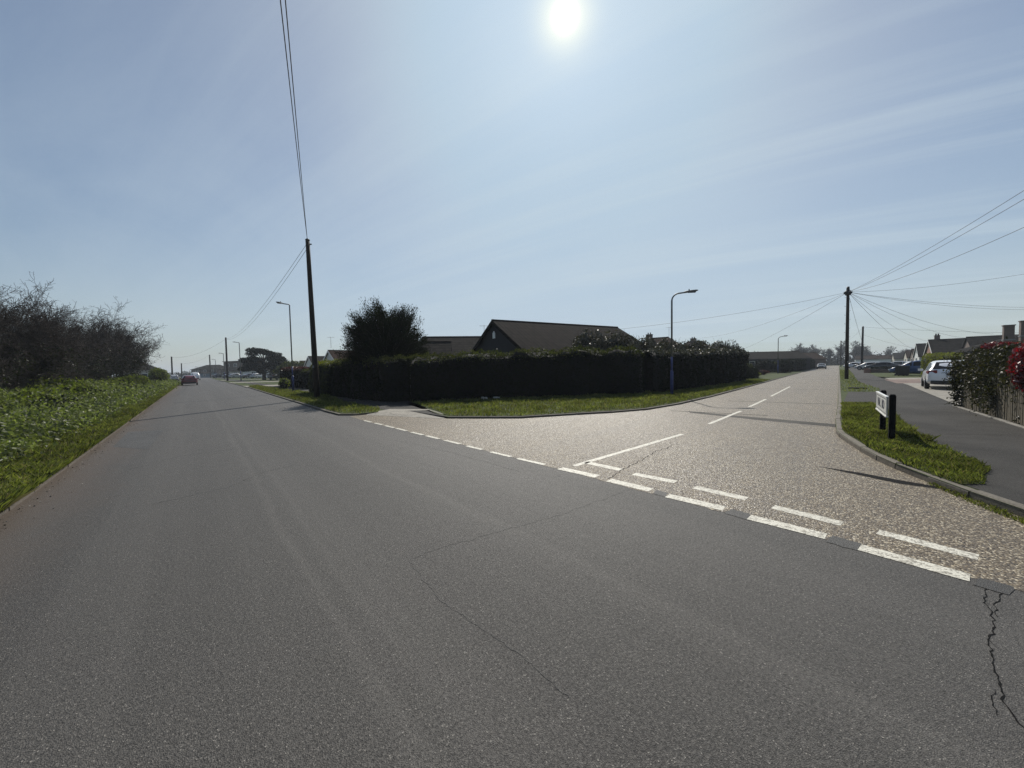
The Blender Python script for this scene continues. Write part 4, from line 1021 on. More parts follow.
# ------------------------------------------------------------------ street furniture
def telegraph_pole(name, base, top, r0, r1, label, ring=False, steps=False, mat='polewood', group=None):
    bx_, by_ = base; t = Vector((top[0] - bx_, top[1] - by_, top[2])); root = empty(name, (bx_, by_, .05))
    n_ = 6; pts = [t * (i / n_) for i in range(n_ + 1)]; rs = [r0 + (r1 - r0) * i / n_ for i in range(n_ + 1)]
    MB().tube(pts, rs, 12).build('shaft', MAT[mat], root)
    if ring:
        c = t; MB().tube([c + Vector((0, 0, -.42)), c + Vector((0, 0, -.38)), c + Vector((0, 0, -.02)), c + Vector((0, 0, .0))], [.16, .20, .20, .12], 12).build('cable_terminal', MAT['black'], root)
        MB().tube([c + Vector((0, 0, 0)), c + Vector((0, 0, .32))], [.12, .10], 10).build('pole_cap', MAT['black'], root)
        for k_ in range(6):
            th = k_ * 1.05; MB().box((c.x + math.cos(th) * .23, c.y + math.sin(th) * .23, c.z - .2), (.12, .08, .16), th).build('drop_box', MAT['black'], root)
    else:
        MB().tube([t, t + Vector((0, 0, .08))], [r1 * 1.25, r1 * .5], 10).build('pole_cap', MAT['black'], root)
        MB().box((t.x + .12, t.y, t.z - .25), (.22, .06, .06)).build('wire_bracket', MAT['black'], root)
    if steps:
        for k_ in range(14):
            z_ = 2.6 + k_ * .38; s_ = 1 if k_ % 2 else -1; f_ = z_ / t.z; p = t * f_
            MB().tube([(p.x, p.y, p.z), (p.x + .24 * s_, p.y - .02 * s_, p.z), (p.x + .25 * s_, p.y - .02 * s_, p.z + .04)], .012, 5).build('step_bolt', MAT['metal'], root)
    MB().box((t.x * .2 - r0 * .2, t.y * .2 - r0 * .95, t.z * .2), (.1, .02, .14)).build('number_disc', MAT['metal'], root)
    return tag(root, label, 'telegraph pole', group)
PG = 'wooden telegraph poles'
b1 = G(317, 397, .1); top1z = ZH(307.5, 240, b1[1]); d_ = ray(307.5, 240); top1 = (d_.x * b1[1] / d_.y, b1[1], top1z - .05)
telegraph_pole('telegraph_pole', b1, top1, .165, .11, 'tall dark leaning telegraph pole at the left end of the corner hedge', group=PG)
b2_ = G(846.5, 379, .1); z2 = ZH(848, 291, b2_[1]); d_ = ray(848, 291); top2 = (d_.x * b2_[1] / d_.y, b2_[1], z2)
telegraph_pole('telegraph_pole', b2_, top2, .14, .105, 'tall telegraph pole with a black terminal ring and step bolts on the right verge', True, True, group=PG)
b3 = AT(861.8, 74); z3 = ZH(863, 327, 74); d_ = ray(863, 327); top3 = (d_.x * 74 / d_.y, 74, z3)
telegraph_pole('telegraph_pole', b3, top3, .2, .15, 'slim black telegraph pole beside the parked dark car, right of the tall ringed pole', mat='blackpost', group=PG)
b4 = AT(227.2, 80); z4 = ZH(225.8, 338, 80); d_ = ray(225.8, 338); top4 = (d_.x * 80 / d_.y, 80, z4)
telegraph_pole('telegraph_pole', b4, top4, .19, .15, 'telegraph pole halfway down the main road, left of the flat pine', group=PG)
def lesser_pole(px_t, py_t, px_b, Y_, lab, r=.16):
    b_ = AT(px_b, Y_); d_ = ray(px_t, py_t); telegraph_pole('telegraph_pole', b_, (d_.x * Y_ / d_.y, Y_, ZH(px_t, py_t, Y_)), r, r * .8, lab, group=PG); return (d_.x * Y_ / d_.y, Y_, ZH(px_t, py_t, Y_))
top5 = lesser_pole(209.5, 355, 210.5, 150, 'small distant pole rising over the hip roofed house at the end of the main road', .25)
top6 = lesser_pole(171.5, 357, 172.2, 100, 'small distant pole behind the low house left of the main road', .2)
top7 = lesser_pole(181.4, 363.5, 181.6, 140, 'tiny distant pole above the red car', .22)
top8 = lesser_pole(841, 341, 841, 120, 'small distant pole with a round head left of the tall ringed pole', .16)

def lamp_post(name, base, top_z, arm, label, arm_dir, kind='bend', group='street lamps', r=.045):
    root = empty(name, (base[0], base[1], .09), math.atan2(arm_dir[1], arm_dir[0])); H = top_z - .09
    MB().tube([(0, 0, 0), (0, 0, 1.15), (0, 0, 1.25)], [.082, .082, r + .008], 12).build('base_column', MAT['blue'], root)
    MB().tube([(0, 0, 1.2), (0, 0, 1.95)], [r + .004, r + .004], 10).build('painted_band', MAT['blue'], root)
    if kind == 'bend':
        R_ = .38; pts = [(0, 0, 1.9), (0, 0, H - R_)] + [(R_ * (1 - math.cos(a)), 0, H - R_ + R_ * math.sin(a)) for a in [math.pi / 2 * k_ / 6 * .93 for k_ in range(1, 7)]] + [(arm * .62, 0, H + .04)]
    else:
        pts = [(0, 0, 1.9), (0, 0, H - .05), (.03, 0, H), (arm * .55, 0, H + .03)]
    MB().tube(pts, [r] * 2 + [r * .85] * (len(pts) - 2), 10).build('shaft', MAT['metal'], root)
    x0 = arm * .5; L = arm - x0 + .05; vs = []
    prof = [(0, .04, .03), (.15, .075, .05), (.5, .12, .06), (.85, .11, .05), (1, .06, .02)]
    m_ = MB()
    for fx, hw, hh in prof:
        for k_ in range(8):
            a_ = 2 * math.pi * k_ / 8; vs.append((x0 + L * fx, math.cos(a_) * hw, H + .05 + .06 * fx + math.sin(a_) * hh))
    m_.add(vs, [(i * 8 + k_, i * 8 + (k_ + 1) % 8, (i + 1) * 8 + (k_ + 1) % 8, (i + 1) * 8 + k_) for i in range(4) for k_ in range(8)] + [tuple(range(8))[::-1], tuple(range(32, 40))], smooth=False)
    ln = m_.build('lantern', MAT['lantern'], root)
    MB().box((x0 + L * .55, 0, H + .03), (L * .55, .15, .05)).build('lens', MAT['glass'], ln)
    MB().tube([(x0 + L * .35, 0, H + .12), (x0 + L * .35, 0, H + .19)], [.03, .025], 8).build('photocell', MAT['black'], ln)
    return tag(root, label, 'street lamp', group)
bl = G(671.8, 394, .1); zl = ZH(672, 293, bl[1])
lamp_post('street_lamp', bl, zl - .03, 1.22, 'grey street lamp with blue lower post and curved arm before the long hedge', (1, -.15))
bl = G(293.3, 391.3, .1); zl = ZH(291, 304.5, bl[1]); lamp_post('street_lamp', bl, zl, .85, 'street lamp with blue base beside the copper hedge, its short arm pointing left', tuple((-N)[:2]), 'flat')
for px, Y_, ty, arm, lab, dr_ in ((240.7, 72, 342.5, 1.1, 'street lamp in front of the flat pine on the main road, third largest', -N), (224.4, 96, 353.5, 1.1, 'street lamp just left of the halfway telegraph pole on the main road', -N), (216, 122, 359.5, 1.1, 'small street lamp over the hip roofed house at the road end', -N),
                             (198.3, 150, 367, 1.1, 'tiniest street lamp, above the red car on the main road', -N), (778, 55, 336.8, 1.1, 'street lamp beside the far left verge of the side road', Mv)):
    lamp_post('street_lamp', AT(px, Y_), ZH(px, ty, Y_), arm if Y_ < 60 else .95, lab, tuple(dr_[:2]), 'bend' if px > 700 else 'flat', r=.05 if Y_ < 60 else .07)

# street name sign
pf = G(891.5, 441, .1); pb = G(882.5, 431, .1)
sf, sb = Vector((*pf, 0)), Vector((*pb, 0)); dS = (sf - sb).normalized(); LS = (sf - sb).length
nS = Vector((dS.y, -dS.x, 0))
if nS.dot(-sb) < 0: nS = -nS
sg = empty('street_name_sign', (sb.x, sb.y, .09), math.atan2(dS.y, dS.x)); tag(sg, 'small white street name sign with lettering between two short black posts on the grass', 'street sign')
loc_side = -1 if Vector((-dS.y, dS.x, 0)).dot(nS) < 0 else 1
for x_ in (0, LS):
    MB().box((x_, 0, .42), (.09, .09, .88)).box((x_, 0, .875), (.09, .09, .03), taper=.7).build('post', MAT['blackpost'], sg, bevel=.006)
px0, px1 = -.42, LS - .06; pz0, pz1 = .47, .82; yy = loc_side * .062
MB().box(((px0 + px1) / 2, yy, (pz0 + pz1) / 2), (px1 - px0, .022, pz1 - pz0)).build('name_plate', MAT['signface'], sg, bevel=.004)
pl = [c for c in children(sg) if c.name.startswith('name_plate')][0]
MB().box(((px0 + px1) / 2, yy, pz1 + .012), (px1 - px0 + .01, .04, .02)).box(((px0 + px1) / 2, yy, pz0 - .014), (px1 - px0 + .01, .04, .024)).build('trim', MAT['whitepaint'], pl)
fr_ = MB(); yb = yy + loc_side * .0125
for zz in (pz0 + .035, pz1 - .035): fr_.box(((px0 + px1) / 2, yb, zz), (px1 - px0 - .06, .002, .012))
for xx in (px0 + .035, px1 - .035): fr_.box((xx, yb, (pz0 + pz1) / 2), (.012, .002, pz1 - pz0 - .1))
fr_.build('border', MAT['blueink'], pl)
tcv = bpy.data.curves.new('lettering', 'FONT'); tcv.body = 'VAL  RD'; tcv.size = .245; tcv.extrude = .0015; tcv.offset = .004; tcv.align_x = 'CENTER'; tcv.align_y = 'CENTER'
tcv.materials.append(MAT['blueink']); to = bpy.data.objects.new('lettering', tcv); COL.objects.link(to); to.parent = pl
to.location = ((px0 + px1) / 2, yy + loc_side * .0135, (pz0 + pz1) / 2); to.rotation_euler = (math.pi / 2, 0, 0 if loc_side < 0 else math.pi)
to.scale = (1.25, 1, 1)
bpy.context.view_layer.update()
tm_ = bpy.data.meshes.new_from_object(to.evaluated_get(bpy.context.evaluated_depsgraph_get())); t2_ = bpy.data.objects.new('lettering', tm_); COL.objects.link(t2_)
t2_.parent = pl; t2_.location = to.location; t2_.rotation_euler = to.rotation_euler; t2_.scale = to.scale; bpy.data.objects.remove(to); t2_.name = 'lettering'

# overhead wires
def wire(p0, p1, sag, label, r=.008, n=28, name='overhead_wire', group='overhead telephone wires'):
    P0, P1 = Vector(p0), Vector(p1); m_ = MB(); L = (P1 - P0)
    pts = [L * (i / n) + Vector((0, 0, -4 * sag * (i / n) * (1 - i / n))) for i in range(n + 1)]
    m_.tube(pts, r, 4, caps=False); o = m_.build(name, MAT['wire']); o.location = P0; return tag(o, label, 'wire', group)
T1 = Vector(top1) + Vector((0, 0, -.1))
def through(px, py, Zz):   # point where the sight line reaches height Zz
    d = ray(px, py); t = (Zz - CAMH) / d.z; return Vector((d.x * t, d.y * t, Zz))
for px, lab in ((280.5, 'left one of twin wires rising from the leaning pole past the picture top'), (285.5, 'right one of twin wires rising from the leaning pole past the picture top')):
    q = through(px, 2, T1.z - .45); e = T1 + (q - T1) * 2.1; e.z = T1.z + .15
    wire(T1, e, .5, lab, .011)
wire(T1, Vector(top4) + Vector((0, 0, -.2)), 1.3, 'wire sagging from the leaning pole to the pole halfway down the main road', .012)
wire(T1 + Vector((.1, 0, -.15)), Vector(top4) + Vector((.1, 0, -.35)), 1.5, 'lower wire sagging from the leaning pole to the pole halfway down the main road', .012)
wire(Vector(top4) + Vector((0, 0, -.2)), Vector(top6) + Vector((0, 0, -.1)), 1.2, 'wire crossing from the halfway pole to the distant pole left of the main road', .018)
wire(Vector(top5), Vector(top7), 1.0, 'distant wire from the pole over the hip roofed house towards the red car', .02)
T2 = Vector(top2) + Vector((0, 0, -.1))
def wire_img(px, py, Y_, sag, lab, r=.011, zfix=None):
    d = ray(px, py); p = Vector((d.x * Y_ / d.y, Y_, CAMH + d.z * Y_ / d.y)); wire(T2, p, sag, lab, r)
wire_img(1110, 136, 10.5, .25, 'topmost wire rising right from the ringed pole')
wire_img(1110, 148, 10.5, .3, 'second wire rising right from the ringed pole out of the picture')
wire_img(1110, 187, 11.5, .45, 'third wire rising right from the ringed pole, lower, more curved')
wire_img(1090, 262, 26, .4, 'pale wire leaving the ringed pole almost level to the right', .009)
wire_img(1080, 306, 44, .6, 'faint upper wire running level right over the chimneys from the ringed pole', .011)
wire_img(1080, 308, 42, .7, 'faint lower wire running level right over the chimneys from the ringed pole', .011)
wire_img(994, 334, 52, .8, 'wire dropping from the ringed pole to the nearest chimneyed roof', .013)
wire_img(967, 338, 58, .8, 'wire dropping from the ringed pole to the roof left of the chimneys', .012)
wire_img(928, 341, 62, .8, 'wire dropping from the ringed pole to the brick gabled house', .012)
wire_img(916, 350, 78, .8, 'wire dropping steeply from the ringed pole to the white house', .014)
wire_img(866, 352, 70, .4, 'wire falling steeply beside the ringed pole towards the black pole', .012)
wire_img(735, 352, 95, .5, 'long wire running left and down from the ringed pole to the low dark roof', .015)
wire_img(700, 338, 76, .8, 'wire running left from the ringed pole to the house with a chimney', .011)
wire_img(600, 331, 34, .35, 'upper wire running far left from the ringed pole towards the brown bungalow', .009)
T3 = Vector(top3)
d = ray(1060, 333); wire(T3, (d.x * 60 / d.y, 60, CAMH + d.z * 60 / d.y), .3, 'level wire running right from the slim black pole', .014)
d = ray(935, 350); wire(T3 + Vector((0, 0, -1.5)), (d.x * 90 / d.y, 90, CAMH + d.z * 90 / d.y), .6, 'low faint wire from the slim black pole to the far houses', .014)
wire(T3, Vector(top8), 1.0, 'wire from the slim black pole back to the small round headed pole', .014)

# ------------------------------------------------------------------ houses
def house(name, c, ang, L, W, eave, ridge, wall, roof, label, z0=.06, hip=0.0, chimneys=(), windows=(), door=None, gable_mat=None, gutter=True, over=.3, group=None, bargeb=None, vent=False, cat='house', garage=None, vmat='whitepaint'):
    """local x follows the ridge; windows: (side, x, z, w, h), side 0 = -y wall, 1 = +y wall, 2 = -x end, 3 = +x end"""
    root = empty(name, (c[0], c[1], z0), ang); hx, hy = L / 2, W / 2
    mb = MB(); gz = eave + (ridge - eave) * (hy - .0) / hy
    if hip:
        mb.box((0, 0, eave / 2), (L, W, eave))
    else:
        vs = [(-hx, -hy, 0), (hx, -hy, 0), (hx, hy, 0), (-hx, hy, 0), (-hx, -hy, eave), (hx, -hy, eave), (hx, hy, eave), (-hx, hy, eave), (-hx, 0, ridge - .05), (hx, 0, ridge - .05)]
        mb.add(vs, [(0, 1, 5, 4), (2, 3, 7, 6)]); mb.add(vs, [(1, 2, 6, 9, 5), (3, 0, 4, 8, 7)], 1)
    mb.build('wall', [MAT[wall], MAT[gable_mat or wall]], root)
    th = .12; sl = (ridge - eave) / hy; oy = hy + over; ez = eave - over * sl; ox = hx + (.18 if not hip else over)
    rf = MB()
    if hip:
        hr = hx - hip; T = [(-ox, -oy, ez), (ox, -oy, ez), (ox, oy, ez), (-ox, oy, ez), (-hr, 0, ridge), (hr, 0, ridge)]
        T2_ = [(x, y, z + th) for x, y, z in T]; k6 = T + T2_
        rf.add(k6, [(6, 7, 11, 10), (8, 9, 10, 11), (7, 8, 11), (9, 6, 10), (0, 1, 7, 6), (1, 2, 8, 7), (2, 3, 9, 8), (3, 0, 6, 9), (3, 2, 1, 0)])
    else:
        for sg_ in (-1, 1):
            a = [(-ox, sg_ * oy, ez), (ox, sg_ * oy, ez), (ox, 0, ridge), (-ox, 0, ridge)]; a2 = [(x, y, z + th) for x, y, z in a]
            vs = a + a2; f_ = [(4, 5, 6, 7), (3, 2, 1, 0), (0, 1, 5, 4), (0, 4, 7, 3), (1, 2, 6, 5)]
            if sg_ > 0: f_ = [tuple(reversed(q)) for q in f_]
            rf.add(vs, f_)
    ro = rf.build('roof', MAT[roof], root)
    rr_ = (hx - hip) if hip else ox
    MB().tube([(-rr_, 0, ridge + th + .0), (rr_, 0, ridge + th + .0)], .065, 8).build('ridge_tiles', MAT['ridge'], ro)
    if gutter:
        for sg_ in (-1, 1): MB().box((0, sg_ * (oy + .05), ez + .02), (2 * ox - .05, .09, .1)).build('gutter', MAT['black'], root)
    if bargeb and not hip:
        for sx_ in (-1, 1):
            m_ = MB()
            for sg_ in (-1, 1):
                x0, x1 = sx_ * (ox + .003), sx_ * (ox + .03); m_.add([(x0, sg_ * oy, ez - .12), (x1, sg_ * oy, ez - .12), (x1, 0, ridge - .12), (x0, 0, ridge - .12), (x0, sg_ * oy, ez + .1), (x1, sg_ * oy, ez + .1), (x1, 0, ridge + .1), (x0, 0, ridge + .1)], [(0, 1, 2, 3), (7, 6, 5, 4), (1, 5, 6, 2), (0, 3, 7, 4), (0, 4, 5, 1)])
            m_.build('bargeboard', MAT[bargeb], root)
    for cx_, cy_, w_, top in chimneys:
        b0 = ridge - abs(cy_) * sl - .5
        ch = MB().box((cx_, cy_, (b0 + top) / 2), (w_, w_ * .8, top - b0)).box((cx_, cy_, top + .03), (w_ + .1, w_ * .8 + .1, .08)).build('chimney', MAT['brickp'], ro)
        for k_ in (-1, 1): MB().tube([(cx_ + k_ * w_ * .22, cy_, top + .05), (cx_ + k_ * w_ * .22, cy_, top + .38)], [.1, .08], 8).build('chimney_pot', MAT['roofr'], ch)
        MB().box((cx_, cy_, ridge - abs(cy_) * sl + .12), (w_ + .05, w_ * .8 + .05, .1)).build('flashing', MAT['metal'], ch)
    for sd, x_, z_, w_, h_ in windows:
        if sd in (0, 1): s_ = -1 if sd == 0 else 1; P_ = Vector((x_, s_ * (hy + .02), z_)); ax = Vector((1, 0, 0)); nr_ = Vector((0, s_, 0))
        else: s_ = -1 if sd == 2 else 1; P_ = Vector((s_ * (hx + .02), x_, z_)); ax = Vector((0, 1, 0)); nr_ = Vector((s_, 0, 0))
        def bx3(c_, du, dn, dz):
            v_ = [c_ + ax * a_ * du / 2 + nr_ * b__ * dn / 2 + Vector((0, 0, c__ * dz / 2)) for c__ in (-1, 1) for a_, b__ in ((-1, -1), (1, -1), (1, 1), (-1, 1))]
            return v_, [(3, 2, 1, 0), (4, 5, 6, 7), (0, 1, 5, 4), (1, 2, 6, 5), (2, 3, 7, 6), (3, 0, 4, 7)]
        f_ = MB()
        for du, dz, ou, oz in ((w_, .07, 0, h_ / 2), (w_, .07, 0, -h_ / 2), (.07, h_ - .07, -w_ / 2 + .035, 0), (.07, h_ - .07, w_ / 2 - .035, 0), (.05, h_ - .07, 0, 0)):
            f_.add(*bx3(P_ + ax * ou + Vector((0, 0, oz)) + nr_ * .01, du, .07, dz))
        wo_ = f_.build('window', MAT['whitepaint'], root); p_ = MB(); p_.add(*bx3(P_ + nr_ * .004, w_ - .08, .02, h_ - .08)); p_.build('pane', MAT['glass'], wo_)
    if door:
        sd, x_ = door; s_ = -1 if sd == 0 else 1
        dd2 = MB().box((x_, s_ * (hy + .03), 1.03), (.95, .06, 2.06)).build('door', MAT['whitepaint'], root); MB().box((x_ + .35, s_ * (hy + .08), 1.0), (.04, .04, .12)).build('handle', MAT['metal'], dd2)
    if garage:
        sd, x_, w_ = garage; s_ = -1 if sd == 0 else 1
        MB().box((x_, s_ * (hy + .03), 1.05), (w_, .06, 2.1)).build('garage_door', MAT[vmat], root)
    if vent:
        MB().box((-hx - .03, 0, ridge - .95), (.06, .3, .34)).add([(-hx - .06, -.15, ridge - .78), (-hx - .06, .15, ridge - .78), (-hx - .06, 0, ridge - .62), (-hx - .0, -.15, ridge - .78), (-hx - .0, .15, ridge - .78), (-hx - .0, 0, ridge - .62)], [(0, 1, 2), (0, 2, 5, 3), (1, 4, 5, 2)]).build('gable_vent', MAT['whitepaint'], root)
    return tag(root, label, cat, group)
def aerial(p, label, h=1.6):
    m_ = MB().tube([(0, 0, 0), (0, 0, h)], .02, 5).tube([(-.5, 0, h - .1), (.5, .1, h - .1)], .015, 5)
    for k_ in range(6): m_.tube([(-.4 + k_ * .16, -.18 + .02 * k_, h - .1), (-.4 + k_ * .16, .18 + .02 * k_, h - .1)], .008, 4)
    o = m_.build('roof_aerial', MAT['metal']); o.location = p; return tag(o, label, 'aerial', 'roof aerials')

# main bungalow
a0 = Vector((-1.15, 25.4, 0)); a1 = Vector((8.9, 31.4, 0)); mid = (a0 + a1) / 2; ang = math.atan2((a1 - a0).y, (a1 - a0).x)
house('bungalow', mid[:2], ang, (a1 - a0).length, 8.2, 2.4, 4.72, 'darkwall', 'roofb', 'dark walled bungalow with a large brown tiled roof behind the long hedge', windows=((0, -2, 1.3, 1.8, 1.2), (0, 2.5, 1.3, 1.8, 1.2), (2, -1.5, 1.3, 1.2, 1.1)), door=(0, .3), bargeb='roofg', vent=True)
r0 = AT(443, 37); house('bungalow', (r0[0] + 3.2, r0[1] + 1.5), rad(8), 10.5, 8, 2.5, ZH(450, 337.5, 38) - .1, 'cream', 'roofg', 'low grey tiled bungalow roof showing between the conifer and the dark gable', windows=((0, 0, 1.4, 1.6, 1.1), (0, -3, 1.4, 1.4, 1.1)), door=(0, 2))
r0 = AT(429, 33); house('garage_building', (r0[0] - .4, r0[1] + 1), rad(8), 4.2, 5, 2.3, ZH(430, 341.5, 33) - .1, 'cream', 'roofg', 'lower grey tiled outbuilding roof immediately right of the conifer', windows=((0, 0, 1.3, 1.2, .9),), cat='outbuilding')
aerial((*AT(485, 39), 4.6), 'thin television aerial above the grey roof left of the dark gable')
# houses along the right hand side of the main road, gable to the road
GH = 'bungalows beyond the corner hedge'
def gable_front(px, py, Y_, px2, W, wall, roof, label, L=11, **k):
    ax_, ay_ = AT(px, Y_); zr = ZH(px, py, Y_); d = N; c = (ax_ + d.x * L / 2, ay_ + d.y * L / 2)
    return house('bungalow', c, math.atan2(d.y, d.x), L, W, 2.5, zr - .15, wall, roof, label, group=GH, **k)
gable_front(330, 350.5, 50, 0, 7.5, 'white', 'roofr', 'white gabled bungalow with a brown roof, nearest the conifer on its left', windows=((2, 0, 1.4, 1.8, 1.2), (0, 0, 1.4, 1.6, 1.1)), bargeb='whitepaint')
gable_front(309.5, 356.5, 68, 0, 7.5, 'white', 'roofg', 'white gabled bungalow behind the leaning pole, second along the main road', windows=((2, 0, 1.4, 1.8, 1.2), (0, 0, 1.4, 1.6, 1.1)), bargeb='whitepaint')
gable_front(301, 361.0, 88, 0, 8, 'cream', 'roofr', 'farther brown roofed bungalow showing above the copper hedge', windows=((2, 0, 1.4, 1.8, 1.2),))
x, y = AT(293, 78); shrub_mass('green_tree', (x, y), (3.2, 3, 2.0), 3000, .2, [MAT['core'], MAT['hedgetop']], label='rounded green tree behind the copper hedge and lamp post', cat='tree', z0=.1)
aerial((*AT(332, 52), 4.9), 'thin television aerial over the white gabled bungalow by the conifer')
# end of the main road
house('end_house', AT(213.5, 175), rad(-5), 13.5, 9, 3.7, ZH(212, 365, 175) - .12, 'brickp', 'roofg', 'pale house with a hipped grey roof across the end of the main road', hip=3.2, windows=((0, -3.6, 2.9, 1.7, 1.1), (0, 0.2, 2.9, 1.2, 1.1), (0, 4.0, 2.9, 1.2, 1.1), (0, -3.5, 1.0, 1.6, 1.1), (0, 3, 1.0, 1.6, 1.1)), door=(0, 0), z0=0)
x, y = AT(206, 160); house('blue_outbuilding', (x, y), 0, 6.5, 4, 1.9, 2.3, 'bluewall', 'roofg', 'low pale blue outbuilding in front of the hip roofed house', windows=((0, 1, 1.1, 1, .8),), cat='outbuilding', z0=0)
# low house with a garage on the left of the main road
hL = un(150, -11); house('bungalow', hL, ANG_U, 15, 9, 2.7, 4.9, 'cream', 'roofg', 'grey roofed bungalow on the left of the main road beyond the hawthorns', hip=2.4, windows=((3, -1, 1.4, 1.8, 1.2), (0, -2, 1.4, 1.6, 1.1), (1, 0, 1.4, 1.6, 1.1)), z0=.08, group=GH)
hG = un(90, -6.6); house('flat_garage', hG, ANG_U, 6.5, 4.4, 2.1, 2.55, 'cream', 'roofg', 'low pale garage with a shallow roof behind the clipped rounded bush', garage=(0, -1, 2.2), z0=.08, cat='garage', windows=((2, 0, 1.3, 1.4, .9),))
wl = MB().box((0, 0, .55), (7, .22, 1.1)).box((0, 0, 1.13), (7.1, .3, .06)); o = wl.build('garden_wall', MAT['cream']); o.location = (*un(82, -4.1), .1); o.rotation_euler = (0, 0, ANG_U); tag(o, 'low pale garden wall beside the rounded bush on the left', 'wall')
wl = MB().box((0, 0, .6), (.5, .5, 1.2)).box((0, 0, 1.24), (.6, .6, .08)); o = wl.build('gate_pillar', MAT['cream']); o.location = (*un(76, -3.0), .1); o.rotation_euler = (0, 0, ANG_U); tag(o, 'pale square gate pillar at the near end of the low garden wall', 'pillar')
# flats and houses left of the pine
house('flat_roofed_block', AT(240.5, 150), rad(-6), 7, 8, 6.3, 6.6, 'brickp', 'roofg', 'tall dark block behind the street lamp, left of the flat pine', windows=((0, -1.6, 4.8, 1.3, 1.2), (0, 1.6, 4.8, 1.3, 1.2), (0, -1.6, 2.0, 1.3, 1.2), (0, 1.6, 2, 1.3, 1.2)), z0=0, hip=3.0, group='houses left of the pine')
house('terrace_house', AT(234, 165), rad(-6), 6, 7, 3.4, 4.6, 'brickp', 'roofg', 'low dark house between the halfway pole and the tall dark block', windows=((0, -1.4, 1.4, 1.3, 1.1), (0, 1.4, 1.4, 1.3, 1.1)), z0=0, group='houses left of the pine')
house('terrace_house', AT(249, 140), rad(-4), 9, 7, 2.5, 4.0, 'cream', 'roofg', 'low pale house partly hidden by the left side of the flat pine', windows=((0, -2.4, 1.4, 1.5, 1.1), (0, 1.4, 1.4, 1.5, 1.1)), z0=0, group='houses left of the pine')
house('terrace_house', AT(272, 120), rad(-4), 14, 7, 2.5, 4.2, 'white', 'roofg', 'white walled house seen under the boughs of the flat pine', windows=((0, -3.4, 1.4, 1.5, 1.1), (0, 2.4, 1.4, 1.5, 1.1)), z0=0, group='houses left of the pine')
# houses behind the laurels
hh = ZH(655, 336.5, 60); house('chimney_house', (AT(661, 62)[0], 63), ANG_V + math.pi / 2, 8.5, 8.5, 3.6, hh - .15, 'cream', 'roofr', 'brown roofed house with a chimney behind the laurels left of the street lamp', chimneys=((1.5, .2, .9, hh + .55),), windows=((0, 0, 2, 1.5, 1.2), (2, 0, 2, 1.5, 1.2)), hip=2.6, group='chimneyed houses behind the laurels')
hh = ZH(696, 340.5, 72); house('chimney_house', (AT(697, 74)[0], 75), ANG_V + math.pi / 2, 8.0, 8.0, 3.6, hh - .15, 'cream', 'roofr', 'brown roofed house with a chimney behind the laurels right of the street lamp', chimneys=((.2, .2, .9, hh + .5),), windows=((0, 0, 2, 1.5, 1.2),), hip=2.6, group='chimneyed houses behind the laurels')
aerial((*AT(669, 62), 6.4), 'television aerial on the chimneyed roof just left of the street lamp')
# low dark roofed bungalow on the left of the side road
hh = ZH(760, 351.8, 80); house('bungalow', (AT(761, 84)[0], 84), rad(-8), 15, 9, 2.5, hh - .1, 'darkwall', 'roofg', 'low wide dark roofed bungalow left of the side road beyond the box hedge', windows=((0, -4.5, 1.4, 2.2, 1.3), (0, 0, 1.4, 1.6, 1.3), (0, 4, 1.4, 2.2, 1.3)), group='bungalows along the side road')  # wall colour darkened to stand for the shadow it lies in
hh = ZH(785, 353, 100); house('bungalow', (AT(787, 104)[0], 104), rad(-8), 14, 9, 2.5, hh - .1, 'brickp', 'roofr', 'farther brown roofed bungalow behind the tall dark hedge on the left of the side road', windows=((0, -3.5, 1.4, 2, 1.3), (0, 3, 1.4, 2.2, 1.3)), group='bungalows along the side road')
# right of the side road
GR = 'houses right of the side road'
def right_house(px, py, Y_, L, W, wall, roof, lab, along=False, gm=None, ch=(), shift=0, eave=2.5, hip=0, **k):
    ax_, ay_ = AT(px, Y_); zr = ZH(px, py, Y_); d = V if along else Mv; c = (ax_ + d.x * (L / 2 + shift), ay_ + d.y * (L / 2 + shift))
    return house('bungalow', c, math.atan2(d.y, d.x), L, W, eave, zr - .15, wall, roof, lab, gable_mat=gm, chimneys=[(a_, b__, w_, zr + t_) for a_, b__, w_, t_ in ch], hip=hip, group=GR, **k)
right_house(929, 340, 62, 13, 8, 'brick', 'roofg', 'red brick gabled house with a plain grey roof behind the golden hedge', bargeb='whitepaint', ch=((-5.6, .6, .6, .6),), windows=((2, 0, 1.5, 1.8, 1.2), (0, 0, 1.5, 1.5, 1.2)))
right_house(916.5, 344, 80, 11, 7, 'white', 'roofg', 'white gabled house left of the red brick gable', bargeb='whitepaint', windows=((2, 0, 1.5, 1.8, 1.2), (2, 0, 3.6, 1.0, .8)))
right_house(905.5, 350.5, 112, 11, 8, 'cream', 'roofr', 'small distant gabled house left of the white house', windows=((2, 0, 1.5, 1.8, 1.2),))
right_house(912, 349, 98, 11, 7, 'brickp', 'roofr', 'dark brick gabled house tucked behind the white house', windows=((2, 0, 1.5, 1.8, 1.2),))
right_house(893, 353, 150, 14, 9, 'cream', 'roofg', 'low distant house behind the parked cars right of the black pole', along=False, windows=((2, 0, 1.5, 1.8, 1.2),))
right_house(873, 355.5, 160, 12, 9, 'cream', 'roofg', 'farthest low pale house, right of the slim black pole', windows=((2, 0, 1.5, 1.8, 1.2),))
right_house(855, 356, 150, 10, 7, 'white', 'roofr', 'distant white walled house between the two telegraph poles', windows=((2, 0, 1.4, 1.8, 1.0),))
right_house(967, 337.2, 56, 11, 8, 'brickp', 'roofg', 'grey roofed bungalow between the brick gabled house and the chimneyed roof', windows=((2, 0, 1.5, 1.8, 1.2),))
